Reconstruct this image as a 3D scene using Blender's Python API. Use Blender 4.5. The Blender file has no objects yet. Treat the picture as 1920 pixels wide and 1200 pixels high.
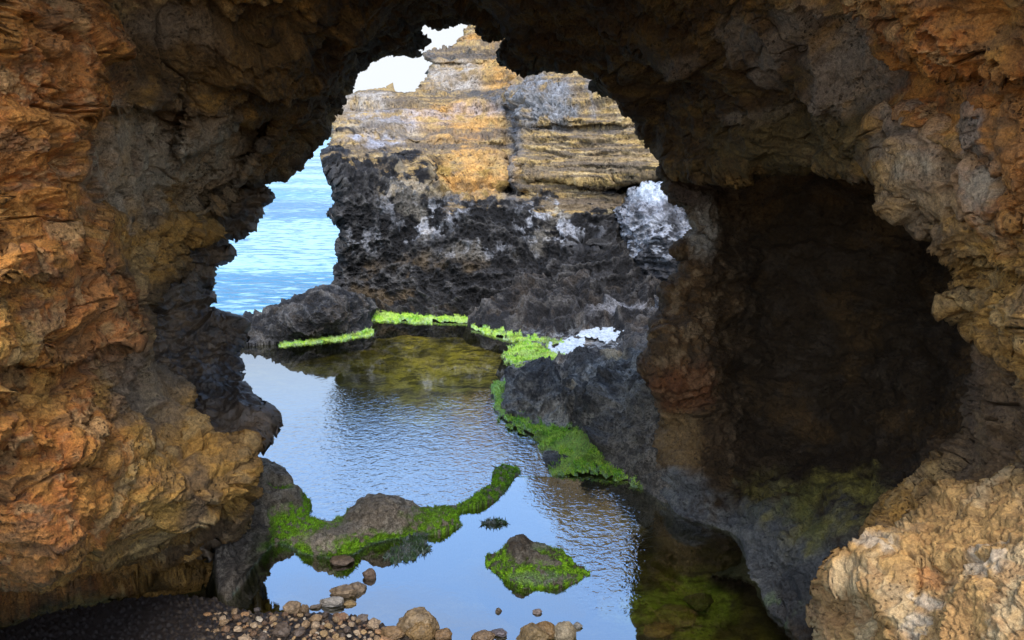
import bpy, math, random
import numpy as np
R = math.radians
sc = bpy.context.scene
C = sc.collection

# ------------------------------------------------------------------ camera, sky, sun, exposure
F, PITCH, H = 1600.0, R(12.85), 4.0           # focal length in px of a 1920 px wide frame
cam_d = bpy.data.cameras.new("camera"); cam = bpy.data.objects.new("camera", cam_d); C.objects.link(cam)
cam_d.sensor_width = 36.0; cam_d.lens = 36.0 * F / 1920.0
cam_d.clip_start = 0.05; cam_d.clip_end = 6000
cam.location = (0, 0, H); cam.rotation_euler = (R(90) - PITCH, 0, 0)
sc.camera = cam
sc.view_settings.view_transform = 'Standard'; sc.view_settings.look = 'None'
sc.view_settings.exposure = 0.6; sc.view_settings.gamma = 1.0
sc.view_settings.use_curve_mapping = False
sc.cycles.max_bounces = 6; sc.cycles.diffuse_bounces = 2; sc.cycles.transparent_max_bounces = 12
sc.cycles.caustics_reflective = False; sc.cycles.caustics_refractive = False

SUN_EL, SUN_AZ = 57.0, 172.0                  # azimuth from +Y, clockwise: behind the camera, to the right
w = bpy.data.worlds.new("World"); sc.world = w; w.use_nodes = True
nt = w.node_tree; nt.nodes.clear()
def nn(t, k, **kw):
    n = t.nodes.new(k)
    for a, b in kw.items():
        setattr(n, a, b)
    return n
def math_n(t, op, a=None, b=None, c=None, clamp=False):
    n = nn(t, 'ShaderNodeMath', operation=op); n.use_clamp = clamp
    for i, v in enumerate((a, b, c)):
        if v is None: continue
        if isinstance(v, (int, float)): n.inputs[i].default_value = v
        else: t.links.new(v, n.inputs[i])
    return n.outputs[0]
def mix_n(t, fac, a, b, mode='MIX'):
    n = nn(t, 'ShaderNodeMix', data_type='RGBA', blend_type=mode)
    for i, v in ((0, fac), (6, a), (7, b)):
        if isinstance(v, (int, float)): n.inputs[i].default_value = v
        elif isinstance(v, tuple): n.inputs[i].default_value = (*v, 1)
        else: t.links.new(v, n.inputs[i])
    return n.outputs[2]
def noise_n(t, vec, scale, detail=4, rough=.55, dist=0.0):
    n = nn(t, 'ShaderNodeTexNoise'); n.inputs['Scale'].default_value = scale
    n.inputs['Detail'].default_value = detail; n.inputs['Roughness'].default_value = rough
    n.inputs['Distortion'].default_value = dist
    if vec is not None: t.links.new(vec, n.inputs['Vector'])
    return n.outputs['Fac']
def ramp_n(t, v, a, b, lo=0., hi=1.):
    n = nn(t, 'ShaderNodeMapRange'); n.interpolation_type = 'SMOOTHSTEP'
    t.links.new(v, n.inputs[0])
    for i, x in enumerate((a, b, lo, hi)): n.inputs[i + 1].default_value = x
    return n.outputs[0]
def scale_n(t, vec, s):
    n = nn(t, 'ShaderNodeMapping'); t.links.new(vec, n.inputs['Vector']); n.inputs['Scale'].default_value = s
    return n.outputs[0]

sky = nn(nt, 'ShaderNodeTexSky', sky_type='NISHITA'); sky.sun_disc = False
sky.sun_elevation = R(SUN_EL); sky.sun_rotation = R(SUN_AZ); sky.air_density = 1.0; sky.dust_density = 0.6; sky.ozone_density = 2.0
tc = nn(nt, 'ShaderNodeTexCoord')
sep = nn(nt, 'ShaderNodeSeparateXYZ'); nt.links.new(tc.outputs['Generated'], sep.inputs[0])
el = math_n(nt, 'MAXIMUM', sep.outputs[2], 0.0)
cl = noise_n(nt, scale_n(nt, tc.outputs['Generated'], (1.6, 1.6, 5.0)), 2.2, 6, .6, .4)
clm = ramp_n(nt, cl, .50, .74, 0.02, .32)                       # broken high cloud
low = ramp_n(nt, el, .16, .46, 1.0, 0.06)                        # bright veil towards the horizon
north = ramp_n(nt, sep.outputs[1], -.5, .1, .75, 0.0)           # thicker cloud inland, behind the viewer
fac = math_n(nt, 'MAXIMUM', math_n(nt, 'MAXIMUM', clm, low), north, clamp=True)
hs = nn(nt, 'ShaderNodeHueSaturation'); hs.inputs['Saturation'].default_value = 1.08; hs.inputs['Value'].default_value = 4.0; nt.links.new(sky.outputs[0], hs.inputs['Color'])
skyc = mix_n(nt, fac, hs.outputs[0], (5.2, 5.45, 5.75))
south = ramp_n(nt, sep.outputs[1], -.75, .0, 2.6, 1.0)              # the brighter side of the sky, around the veiled sun
skyc2 = mix_n(nt, 1.0, skyc, south, 'MULTIPLY')
bg = nn(nt, 'ShaderNodeBackground'); nt.links.new(skyc2, bg.inputs[0]); bg.inputs[1].default_value = 0.12
nt.links.new(bg.outputs[0], nn(nt, 'ShaderNodeOutputWorld').inputs[0])

sun_d = bpy.data.lights.new("sun", 'SUN'); sun = bpy.data.objects.new("sun", sun_d); C.objects.link(sun)
sun_d.energy = 1.8; sun_d.angle = R(24); sun_d.color = (1, .95, .87)
sun.rotation_euler = (R(90 - SUN_EL), 0, -R(SUN_AZ) + math.pi)
sun.location = (-4, -10, 20)

# ------------------------------------------------------------------ picture <-> world helpers
CP, SP = math.cos(PITCH), math.sin(PITCH)
def ray(px, py):
    u = (np.asarray(px, float) - 960) / F; v = (600 - np.asarray(py, float)) / F
    return np.stack([u, CP + v * SP, -SP + v * CP], -1)
def at(px, py, D):
    return np.array([0, 0, H]) + ray(px, py) * np.asarray(D)[..., None]
def Dz(px, py, z):
    r = ray(px, py)
    return (z - H) / np.minimum(r[..., 2], -.02)
def gp(px, py, z=0.0):
    return at(px, py, Dz(px, py, z))

# ------------------------------------------------------------------ noise
_G = np.array([[1,1,0],[-1,1,0],[1,-1,0],[-1,-1,0],[1,0,1],[-1,0,1],[1,0,-1],[-1,0,-1],
               [0,1,1],[0,-1,1],[0,1,-1],[0,-1,-1],[1,1,0],[-1,1,0],[0,-1,1],[0,-1,-1]], np.float32)
def _hash(i, j, k, s):
    h = (i.astype(np.uint32) * np.uint32(374761393) + j.astype(np.uint32) * np.uint32(668265263)
         + k.astype(np.uint32) * np.uint32(2147483647 - 1640531) + np.uint32((s * 974711 + 1013) & 0xffffffff))
    h = (h ^ (h >> np.uint32(13))) * np.uint32(1274126177)
    h = (h ^ (h >> np.uint32(16))) * np.uint32(2246822519)
    return h ^ (h >> np.uint32(13))
def _perlin(p, s):
    f = np.floor(p); d = (p - f).astype(np.float32); f = f.astype(np.int64)
    w = d * d * d * (d * (d * 6 - 15) + 10)
    out = np.zeros(len(p), np.float32)
    for a in (0, 1):
        wx = w[:, 0] if a else 1 - w[:, 0]
        for b in (0, 1):
            wy = wx * (w[:, 1] if b else 1 - w[:, 1])
            for c in (0, 1):
                g = _G[_hash(f[:, 0] + a, f[:, 1] + b, f[:, 2] + c, s) & np.uint32(15)]
                wz = wy * (w[:, 2] if c else 1 - w[:, 2])
                out += wz * (g[:, 0] * (d[:, 0] - a) + g[:, 1] * (d[:, 1] - b) + g[:, 2] * (d[:, 2] - c))
    return out
def chunked(fn):
    def g(p, *a, **k):
        p = np.asarray(p, np.float64)
        if len(p) <= 60000: return fn(p, *a, **k)
        return np.concatenate([fn(p[i:i + 60000], *a, **k) for i in range(0, len(p), 60000)])
    return g
perlin = chunked(_perlin)
def _fbm(p, s, octv=4, gain=.5, lac=2.03):
    o = np.zeros(len(p), np.float32); a = 1.0
    for i in range(octv):
        o += a * _perlin(p, s + i * 17); p = p * lac + 3.7; a *= gain
    return o
fbm = chunked(_fbm)
def _ridge(p, s, octv=4, gain=.5, lac=2.05):
    o = np.zeros(len(p), np.float32); a = 1.0; t = 0
    for i in range(octv):
        n = 1 - np.abs(_perlin(p, s + i * 13)) * 1.9
        o += a * n * np.abs(n); t += a; p = p * lac + 1.3; a *= gain
    return o / t
ridge = chunked(_ridge)
def _worley(p, s):
    f = np.floor(p); d = (p - f).astype(np.float32); f = f.astype(np.int64)
    b1 = np.full(len(p), 9., np.float32); b2 = b1.copy(); cid = np.zeros(len(p), np.uint32)
    for a in (-1, 0, 1):
        for b in (-1, 0, 1):
            for c in (-1, 0, 1):
                h = _hash(f[:, 0] + a, f[:, 1] + b, f[:, 2] + c, s)
                q = (a + (h & np.uint32(1023)) / np.float32(1023) - d[:, 0]) ** 2 \
                  + (b + ((h >> np.uint32(10)) & np.uint32(1023)) / np.float32(1023) - d[:, 1]) ** 2 \
                  + (c + ((h >> np.uint32(20)) & np.uint32(1023)) / np.float32(1023) - d[:, 2]) ** 2
                b2 = np.minimum(b2, np.maximum(q, b1)); near = q < b1; b1 = np.where(near, q, b1)
                cid = np.where(near, (h >> np.uint32(7)) & np.uint32(4095), cid)
    return np.stack([np.sqrt(b1), np.sqrt(b2), cid / np.float32(4095)], 1)
worley = chunked(_worley)
def warpd(p, f, a, s):
    return p + a * np.stack([_fbm(p * f, s, 3), _fbm(p * f + 9, s + 3, 3), _fbm(p * f + 19, s + 6, 3)], 1)
warpd = chunked(warpd)
def blocks(p, s, f, st=(1, 1, 1.8), warp=.35):
    w_ = worley(warpd(p, f * .9, warp / f, s + 40) * f * np.array(st), s)
    e = w_[:, 1] - w_[:, 0]; t = np.clip(e / .16, 0, 1)
    return (w_[:, 2] - .5) * (t * t * (3 - 2 * t)), 1 - np.clip(e / .10, 0, 1)
def sst(x, a, b):
    t = np.clip((x - a) / (b - a), 0, 1); return t * t * (3 - 2 * t)
def terr(n, k=.55):
    return np.sign(n) * np.abs(n) ** k
def strata(p, s, fz=3.2, fx=.22, warp=.5):
    q = np.stack([p[:, 0] * fx, p[:, 1] * fx, p[:, 2] * fz + warp * _fbm(p * .6, s + 5, 2)], 1)
    return terr(_perlin(q, s)) * .6 + terr(_perlin(q * 2.3 + 5, s + 1)) * .3 + _perlin(q * 5.1, s + 2) * .25
strata = chunked(strata)

def beds(P, s, f, warp=.35, dip=(.12, .08), fx=.5, und=.82):
    """stacked beds that swell towards their lower edge and are undercut there"""
    z = -(P[:, 2] + dip[0] * P[:, 0] + dip[1] * P[:, 1] + warp * fbm(P * np.array([fx, fx, fx * 1.6]), s, 3) + .12 / f * fbm(P * f * 2.2, s + 2, 3)) * f
    z = z + .35 * perlin(np.stack([z * .5, z * 0 + s, z * 0], 1), s + 1)
    k = np.floor(z); t = z - k
    amp = .45 + .9 * np.abs(perlin(np.stack([P[:, 0] * fx * 1.6, P[:, 1] * fx * 1.6, k * 3.1], 1), s + 4)) + .5 * perlin(np.stack([P[:, 0] * fx * 5, P[:, 1] * fx * 5, k * 2.3], 1), s + 6)
    return amp * (np.sqrt(t) * (1 - sst(t, und, 1.0)) - .45)
def crackl(P, s, f, st=(1, 1, 1.8), w_=.05):
    return 1 - sst(np.abs(fbm(P * f * np.array(st), s, 3, .55)), .0, w_)
# ------------------------------------------------------------------ polygons and depth fields
def sdf(x, y, poly):
    P = np.asarray(poly, np.float64); Q = np.roll(P, -1, 0)
    def one(a):
        x, y = a[:, 0], a[:, 1]
        best = np.full(len(x), 1e18); ins = np.zeros(len(x), bool)
        for (ax, ay), (bx, by) in zip(P, Q):
            ex, ey = bx - ax, by - ay
            t = np.clip(((x - ax) * ex + (y - ay) * ey) / (ex * ex + ey * ey + 1e-12), 0, 1)
            best = np.minimum(best, (x - ax - t * ex) ** 2 + (y - ay - t * ey) ** 2)
            if ay != by:
                c = ((ay > y) != (by > y)) & (x < ex * (y - ay) / ey + ax); ins ^= c
        d = np.sqrt(best); return np.where(ins, d, -d)
    return chunked(one)(np.stack([x, y], 1))
def rbf(ctrl, x, y, c=60.0):
    K = np.asarray(ctrl, np.float64); S = 400.0
    X = K[:, :2] / S; v = K[:, 2]; n = len(K); cc = (c / S) ** 2
    A = np.sqrt(((X[:, None] - X[None]) ** 2).sum(-1) + cc)
    Pm = np.concatenate([np.ones((n, 1)), X], 1)
    M = np.block([[A - 1e-3 * np.eye(n), Pm], [Pm.T, np.zeros((3, 3))]])
    wt = np.linalg.solve(M, np.concatenate([v, np.zeros(3)]))
    def one(a):
        a = a / S
        o = wt[n] + a @ wt[n + 1:]
        for k in range(n):
            o = o + wt[k] * np.sqrt((a[:, 0] - X[k, 0]) ** 2 + (a[:, 1] - X[k, 1]) ** 2 + cc)
        return o
    return chunked(one)(np.stack([x, y], 1))
def axis(lo, hi, flo, fhi, step):
    a, b = max(lo, flo), min(hi, fhi)
    if a >= b: a, b = lo, hi
    m = list(np.linspace(a, b, max(3, int(round((b - a) / step)) + 1)))
    s = step; x = b
    while x < hi: s *= 1.12; x = min(hi, x + s); m.append(x)
    s = step; x = a
    while x > lo: s *= 1.12; x = max(lo, x - s); m.insert(0, x)
    return np.array(m)

# ------------------------------------------------------------------ mesh output
def mesh_from(name, V, Q, col=None, attrs=None, smooth=True):
    me = bpy.data.meshes.new(name); V = np.asarray(V, np.float32); Q = np.asarray(Q, np.int32)
    me.vertices.add(len(V)); me.vertices.foreach_set('co', V.ravel())
    me.loops.add(Q.size); me.loops.foreach_set('vertex_index', Q.ravel())
    me.polygons.add(len(Q)); k = Q.shape[1]
    me.polygons.foreach_set('loop_start', np.arange(0, Q.size, k, dtype=np.int32))
    me.polygons.foreach_set('loop_total', np.full(len(Q), k, np.int32))
    me.polygons.foreach_set('use_smooth', np.full(len(Q), smooth))
    me.update(calc_edges=True)
    if col is not None:
        a = me.attributes.new('Col', 'FLOAT_COLOR', 'POINT')
        cc = np.ones((len(V), 4), np.float32); cc[:, :col.shape[1]] = col
        a.data.foreach_set('color', cc.ravel())
    for n, v in (attrs or {}).items():
        a = me.attributes.new(n, 'FLOAT', 'POINT'); a.data.foreach_set('value', np.asarray(v, np.float32))
    return me
def link(name, me, mat, parent=None, base=None):
    o = bpy.data.objects.new(name, me); C.objects.link(o)
    if mat: me.materials.append(mat)
    if parent is not None:
        o.parent = parent
        n = len(me.vertices); co = np.empty(n * 3, np.float32); me.vertices.foreach_get('co', co)
        co = co.reshape(-1, 3) - np.array(parent.location, np.float32); me.vertices.foreach_set('co', co.ravel()); me.update()
    elif base is not None:
        n = len(me.vertices); co = np.empty(n * 3, np.float32); me.vertices.foreach_get('co', co)
        co = co.reshape(-1, 3) - np.array(base, np.float32); me.vertices.foreach_set('co', co.ravel()); me.update()
        o.location = base
    return o
def tag(o, label=None, cat=None, group=None, kind=None):
    if label: o['label'] = label
    if cat: o['category'] = cat
    if group: o['group'] = group
    if kind: o['kind'] = kind
    return o
def empty(name, loc):
    o = bpy.data.objects.new(name, None); C.objects.link(o); o.location = loc; o.empty_display_size = .2; return o

class Sheet: pass
def layer(poly, ctrl, mode='D', step=1.7, rim=(0, 0), rag=(0, 40), disp=None, col=None, steps=(), ext=((.5, 0), (1.2, 40)),
          seed=1, c=60., ystep=1.0):
    """One rock mass: an outline with its own distance and relief, turned into a thick displaced surface in world space."""
    P = np.asarray(poly, float)
    xs = axis(P[:, 0].min() - 4, P[:, 0].max() + 4, -25, 1945, step); ys = axis(P[:, 1].min() - 4, P[:, 1].max() + 4, -25, 1225, step * ystep)
    X, Y = np.meshgrid(xs, ys); sh = X.shape; x = X.ravel().copy(); y = Y.ravel().copy()
    s = sdf(x, y, P)
    if rag[0]:
        q = np.stack([x / rag[1], y / rag[1], np.full(len(x), seed * 3.3)], 1)
        s = s + rag[0] * (fbm(q, seed + 70, 4, .6))
    Sg = s.reshape(sh)
    gy, gx = np.gradient(Sg, ys, xs); gl = np.sqrt(gx ** 2 + gy ** 2) + 1e-6
    keep = s > -step * 1.5
    sn = np.minimum(s, 0)                                          # pull the fringe onto the contour
    x = x - np.where(keep, sn * (gx / gl).ravel(), 0); y = y - np.where(keep, sn * (gy / gl).ravel(), 0)
    val = rbf(ctrl, x, y, c)
    for (sp, dv, soft) in steps:
        val = val + dv * sst(sdf(x, y, sp) + 5 * fbm(np.stack([x / 30, y / 30, x * 0 + seed], 1), seed + 90, 3), -soft, soft)
    if mode == 'z':
        D = Dz(x, y, val)
    else:
        D = val
    if rim[0]:
        t = np.clip(1 - np.maximum(s, 0) / rim[0], 0, 1); D = D + rim[1] * (1 - np.sqrt(np.maximum(0, 1 - t * t)))
    pos = at(x, y, D)
    def norms(pos):
        G = pos.reshape(*sh, 3)
        n = np.cross(np.gradient(G, axis=1), np.gradient(G, axis=0)).reshape(-1, 3)
        n /= np.linalg.norm(n, axis=1, keepdims=True) + 1e-12
        v = np.array([0, 0, H]) - pos
        n[(n * v).sum(1) < 0] *= -1
        return n
    N = norms(pos)
    ok = np.zeros(sh, bool); ks = keep.reshape(sh)
    quad = ks[:-1, :-1] & ks[1:, :-1] & ks[:-1, 1:] & ks[1:, 1:] & ((Sg[:-1, :-1] > 0) | (Sg[1:, :-1] > 0) | (Sg[:-1, 1:] > 0) | (Sg[1:, 1:] > 0))
    ok[:-1, :-1] |= quad; ok[1:, :-1] |= quad; ok[:-1, 1:] |= quad; ok[1:, 1:] |= quad
    idx = np.where(ok.ravel())[0]
    L = Sheet(); L.px, L.py, L.s = x[idx], y[idx], s[idx]; L.P = pos[idx]; L.N = N[idx]; L.seed = seed
    d = disp(L)
    if isinstance(d, tuple): d, off = d
    else: off = 0
    pos2 = pos.copy(); pos2[idx] = L.P + L.N * d[:, None] + off
    N2 = norms(pos2)
    L.P0 = L.P; L.P = pos2[idx]; L.N0 = L.N; L.N = N2[idx]; L.d = d
    L.C = np.clip(col(L), 0.004, 1.0)
    remap = np.full(len(x), -1, np.int64); remap[idx] = np.arange(len(idx))
    id2 = np.arange(len(x)).reshape(sh)
    Q = np.stack([id2[:-1, :-1], id2[1:, :-1], id2[1:, 1:], id2[:-1, 1:]], -1)[quad]
    Q = remap[Q]
    # boundary edges -> thickness behind the outline
    E = np.concatenate([Q[:, [0, 1]], Q[:, [1, 2]], Q[:, [2, 3]], Q[:, [3, 0]]]); n = len(idx)
    key = np.minimum(E[:, 0], E[:, 1]) * n + np.maximum(E[:, 0], E[:, 1])
    u, inv, cnt = np.unique(key, return_inverse=True, return_counts=True)
    B = E[cnt[inv] == 1]
    V = [L.P]; Qs = [Q]; Cs = [L.C]; PX = [L.px]; PY = [L.py]
    bi = np.unique(B); loc = np.full(n, -1); loc[bi] = np.arange(len(bi))
    ox = -(gx / gl).ravel()[idx][bi]; oy = -(gy / gl).ravel()[idx][bi]
    prev = bi; base = n
    for (back, out) in ext:
        if mode == 'z':
            nv = L.P[bi] + np.stack([ox, -oy, np.zeros(len(bi))], 1) * out; nv[:, 2] = np.minimum(nv[:, 2] - .02, -back) if back > .03 else nv[:, 2] - back
        else:
            DD = np.linalg.norm(L.P[bi] - [0, 0, H], axis=1); r = (L.P[bi] - [0, 0, H]) / DD[:, None]
            nv = L.P[bi] + r * back - (ox[:, None] * np.array([1, 0, 0]) + -oy[:, None] * np.array([0, SP, CP])) * abs(out) / F * DD[:, None]
        cur = base + np.arange(len(bi)); base += len(bi)
        a, b = B[:, 0], B[:, 1]
        Qs.append(np.stack([prev[loc[b]], prev[loc[a]], cur[loc[a]], cur[loc[b]]], 1))
        V.append(nv); Cs.append(np.tile(np.array([.05, .042, .02]), (len(bi), 1)) if mode == 'z' and back > .03 else L.C[bi]); PX.append(L.px[bi]); PY.append(L.py[bi]); prev = cur
    L.V = np.concatenate(V); L.Q = np.concatenate(Qs); L.Cc = np.concatenate(Cs); L.X = np.concatenate(PX); L.Y = np.concatenate(PY)
    return L
def fuzz(L, wgt, n, ln, seed, lat=.9):
    """fine strands of weed growing out of a sheet, kept in the same mesh"""
    rs = np.random.RandomState(seed); p = np.maximum(wgt, 0); 
    if p.sum() <= 0: return L
    i = rs.choice(len(p), n, p=p / p.sum()); b = L.P[i]; l = ln * rs.uniform(.4, 1.5, n)[:, None]
    d = np.array([0, 0, .55]) + .25 * L.N[i] + lat * rs.normal(size=(n, 3)) * np.array([.7, .7, .25]); d /= np.linalg.norm(d, axis=1)[:, None]
    w_ = np.cross(d, rs.normal(size=(n, 3))); w_ = w_ / (np.linalg.norm(w_, axis=1)[:, None] + 1e-9) * l * .16
    t = b + d * l; V = np.stack([b - w_, b + w_, t + w_ * .15, t - w_ * .15], 1).reshape(-1, 3)
    c = np.clip(L.C[i] * rs.uniform(.7, 1.5, n)[:, None] * rs.uniform(.85, 1.15, (n, 3)), .01, .8)
    k = len(L.V); L.V = np.concatenate([L.V, V]); L.Q = np.concatenate([L.Q, k + np.arange(4 * n).reshape(n, 4)]); L.Cc = np.concatenate([L.Cc, np.repeat(c, 4, 0)])
    L.X = np.concatenate([L.X, np.repeat(L.px[i], 4)]); L.Y = np.concatenate([L.Y, np.repeat(L.py[i], 4)]); return L
def part_of(L, fmask, name):
    Q = L.Q[fmask]; u, inv = np.unique(Q, return_inverse=True)
    return mesh_from(name, L.V[u], inv.reshape(Q.shape), L.Cc[u])
def build(L, name, mat, parent=None, base=None):
    me = mesh_from(name, L.V, L.Q, L.Cc)
    if parent is None and base is None:
        c = L.V.mean(0); base = (float(c[0]), float(c[1]), float(max(L.V[:, 2].min(), -.3)))
    return link(name, me, mat, parent, base)

def blob(L, cx, cy, rx, ry, soft=.5, warp=.35, rot=0, sc_=60., seed=0):
    x = L.px - cx; y = L.py - cy; a = R(rot); x, y = x * math.cos(a) + y * math.sin(a), -x * math.sin(a) + y * math.cos(a)
    r = np.sqrt((x / rx) ** 2 + (y / ry) ** 2) + warp * L.wn
    return 1 - sst(r, 1 - soft, 1 + soft * .3)
def mixc(c, m, col):
    m = np.clip(m, 0, 1); return c * (1 - m[:, None]) + np.asarray(col)[None] * m[:, None]
def setwn(L, f=1 / 45., seed=5):
    q = np.stack([L.px * f, L.py * f, np.full(len(L.px), seed * 1.7)], 1)
    L.wn = fbm(q, seed, 5, .6)

# ------------------------------------------------------------------ materials
def rock_mat(name, bump=.5, fine=45., rough=.85, spec=.25, var=.45, dist=.02):
    m = bpy.data.materials.new(name); m.use_nodes = True; t = m.node_tree; t.nodes.clear()
    at_ = nn(t, 'ShaderNodeAttribute', attribute_name='Col'); geo = nn(t, 'ShaderNodeNewGeometry'); pos = geo.outputs['Position']
    n1 = noise_n(t, pos, fine, 6, .65); n2 = noise_n(t, pos, fine * .23, 5, .6); n3 = noise_n(t, pos, fine * 3.1, 3, .6)
    v = math_n(t, 'ADD', math_n(t, 'MULTIPLY', n1, .5), math_n(t, 'ADD', math_n(t, 'MULTIPLY', n3, .35), math_n(t, 'MULTIPLY', n2, .15)))
    fac = ramp_n(t, v, .34, .66, 1 - var * 1.3, 1 + var * 1.1)
    colr = mix_n(t, 1.0, at_.outputs['Color'], fac, 'MULTIPLY')
    vor = nn(t, 'ShaderNodeTexVoronoi'); vor.inputs['Scale'].default_value = fine * .75; t.links.new(pos, vor.inputs['Vector'])
    gate = ramp_n(t, noise_n(t, pos, fine * .11, 3, .6), .46, .60)
    spot = math_n(t, 'MULTIPLY', ramp_n(t, vor.outputs['Distance'], .16, .34, 1.0, 0.0), gate)
    hs_ = mix_n(t, math_n(t, 'MULTIPLY', spot, .55), colr, (.02, .013, .008)); colr = hs_      # small vugs, their shade put into the colour
    b = nn(t, 'ShaderNodeBsdfPrincipled'); t.links.new(colr, b.inputs['Base Color'])
    b.inputs['Roughness'].default_value = rough; b.inputs['Specular IOR Level'].default_value = spec
    bp = nn(t, 'ShaderNodeBump'); bp.inputs['Strength'].default_value = bump; bp.inputs['Distance'].default_value = dist
    h = math_n(t, 'ADD', math_n(t, 'MULTIPLY', n1, .8), math_n(t, 'ADD', math_n(t, 'MULTIPLY', spot, -.5), math_n(t, 'ADD', math_n(t, 'MULTIPLY', n2, 1.2), math_n(t, 'MULTIPLY', n3, .3))))
    t.links.new(h, bp.inputs['Height']); t.links.new(bp.outputs[0], b.inputs['Normal'])
    t.links.new(b.outputs[0], nn(t, 'ShaderNodeOutputMaterial').inputs[0])
    return m
M_CAVE = rock_mat("ochre_limestone", 1.0, 34, .82, .3, .42, .035)
M_BOULDER = rock_mat("pale_ochre_stone", .7, 55, .85, .25, .34, .02)
M_FAR = rock_mat("banded_limestone", 1.0, 15, .9, .15, .42, .06)
M_DARK = rock_mat("dark_limestone", 1.0, 26, .8, .25, .6, .06)
M_WET = rock_mat("wet_black_rock", .8, 40, .45, .5, .4, .015)
M_MOSS = rock_mat("mossy_stone", 1.0, 70, .9, .15, .5, .02)
M_STONE = rock_mat("pebble_stone", .5, 60, .6, .35, .35, .006)
M_ALGAE = rock_mat("green_algae", 1.0, 90, .8, .2, .4, .02)

def water_mat(name, tint, lo, hi, ripple, k1=6., k2=22., strength=.35, deep=None, stretch=(1, 1, 1)):
    m = bpy.data.materials.new(name); m.use_nodes = True; t = m.node_tree; t.nodes.clear()
    geo = nn(t, 'ShaderNodeNewGeometry'); pos = scale_n(t, geo.outputs['Position'], stretch)
    rip = nn(t, 'ShaderNodeAttribute', attribute_name='rip')
    h = math_n(t, 'ADD', noise_n(t, pos, k1, 1, .5, .6), math_n(t, 'MULTIPLY', noise_n(t, pos, k2, 1, .55, .8), .4))
    bp = nn(t, 'ShaderNodeBump'); bp.inputs['Distance'].default_value = strength
    t.links.new(rip.outputs['Fac'], bp.inputs['Strength']); t.links.new(h, bp.inputs['Height'])
    gl = nn(t, 'ShaderNodeBsdfGlossy'); gl.inputs['Roughness'].default_value = .012; gl.inputs['Color'].default_value = (1, 1, 1, 1); t.links.new(bp.outputs[0], gl.inputs['Normal'])
    lw = nn(t, 'ShaderNodeLayerWeight'); lw.inputs['Blend'].default_value = .5; t.links.new(bp.outputs[0], lw.inputs['Normal'])
    fac = ramp_n(t, lw.outputs['Facing'], .0, 1., lo, hi)
    tr = nn(t, 'ShaderNodeBsdfTransparent'); tr.inputs[0].default_value = (*tint, 1)
    mx = nn(t, 'ShaderNodeMixShader'); t.links.new(fac, mx.inputs[0]); t.links.new(tr.outputs[0], mx.inputs[1]); t.links.new(gl.outputs[0], mx.inputs[2])
    t.links.new(mx.outputs[0], nn(t, 'ShaderNodeOutputMaterial').inputs[0])
    return m
M_POOL = water_mat("pool_water", (.72, .74, .5), .26, .46, True, 11., 30., .0075)

# ------------------------------------------------------------------ colours (what the stone itself is)
ORANGE = np.array([.52, .185, .035]); RUST = np.array([.33, .085, .018]); OCHRE = np.array([.44, .225, .05]); TAN = np.array([.52, .34, .14])
BROWN = np.array([.17, .10, .045]); UMBER = np.array([.085, .055, .03]); PALE = np.array([.52, .41, .28]); GREYR = np.array([.26, .20, .145])
BLACK = np.array([.026, .024, .023]); CHAR = np.array([.05, .046, .044]); SALT = np.array([.62, .62, .64]); YELLOW = np.array([.37, .24, .09])
GREEN = np.array([.32, .58, .03]); DKGREEN = np.array([.11, .23, .015])

# ------------------------------------------------------------------ the cave arch: left wall, roof, right wall
ARCH = [(-900, 1500), (-900, -150), (-300, -420), (2200, -420), (2900, -150), (2900, 1500), (1530, 1500), (1560, 1200), (1575, 1100), (1600, 1040), (1640, 990), (1665, 940), (1700, 895), (1740, 865), (1765, 850), (1775, 810), (1790, 780), (1788, 740), (1800, 700),
 (1830, 660), (1850, 634), (1815, 626), (1793, 602), (1786, 570), (1800, 540), (1808, 520), (1785, 490), (1760, 470), (1722, 456), (1705, 440), (1712, 425), (1700, 400), (1690, 380), (1672, 345), (1655, 322), (1640, 318), (1600, 322), (1560, 316), (1520, 318), (1480, 326), (1440, 322), (1400, 320), (1340, 324), (1300, 332), (1264, 330),
 (1258, 320), (1253, 310), (1245, 298), (1230, 285), (1215, 268), (1198, 252), (1192, 240), (1186, 225), (1182, 210), (1175, 195), (1162, 185), (1150, 175), (1130, 173), (1126, 166), (1116, 166), (1114, 160), (1122, 152), (1128, 142), (1118, 134), (1100, 136), (1075, 134), (1060, 138), (1040, 135), (1005, 138), (985, 138), (963, 139), (955, 135), (945, 125), (937, 110), (938, 100), (945, 92), (942, 84), (952, 80), (955, 76), (950, 69), (920, 68), (912, 66), (905, 58), (900, 52), (895, 45), (885, 43), (860, 46), (848, 50), (835, 51), (820, 53), (808, 51), (797, 51), (790, 58), (792, 63), (799, 70), (798, 76), (785, 78), (789, 87), (780, 92), (781, 95), (791, 103),
 (780, 103), (765, 105), (752, 107), (746, 115), (735, 116), (722, 119), (712, 121), (700, 125), (690, 128), (680, 133), (671, 140), (670, 147), (662, 158), (660, 165), (652, 170), (641, 176), (640, 188), (634, 192), (632, 200), (633, 208), (620, 218), (615, 228), (612, 240), (595, 262), (580, 285), (577, 300), (570, 314), (552, 322), (548, 328), (540, 334), (535, 338), (525, 337), (515, 341), (505, 345), (495, 350), (470, 356), (440, 378), (425, 400), (400, 440), (330, 460), (350, 500), (320, 530), (285, 590), (290, 650), (300, 680), (345, 710), (375, 740), (372, 775), (395, 808), (420, 812), (445, 820), (470, 828), (481, 843), (479, 870), (477, 890), (480, 905), (475, 930), (470, 955), (455, 985), (435, 1005), (420, 1030), (425, 1060), (440, 1100), (440, 1125), (425, 1150), (330, 1185), (150, 1230), (-100, 1300)]
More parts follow.
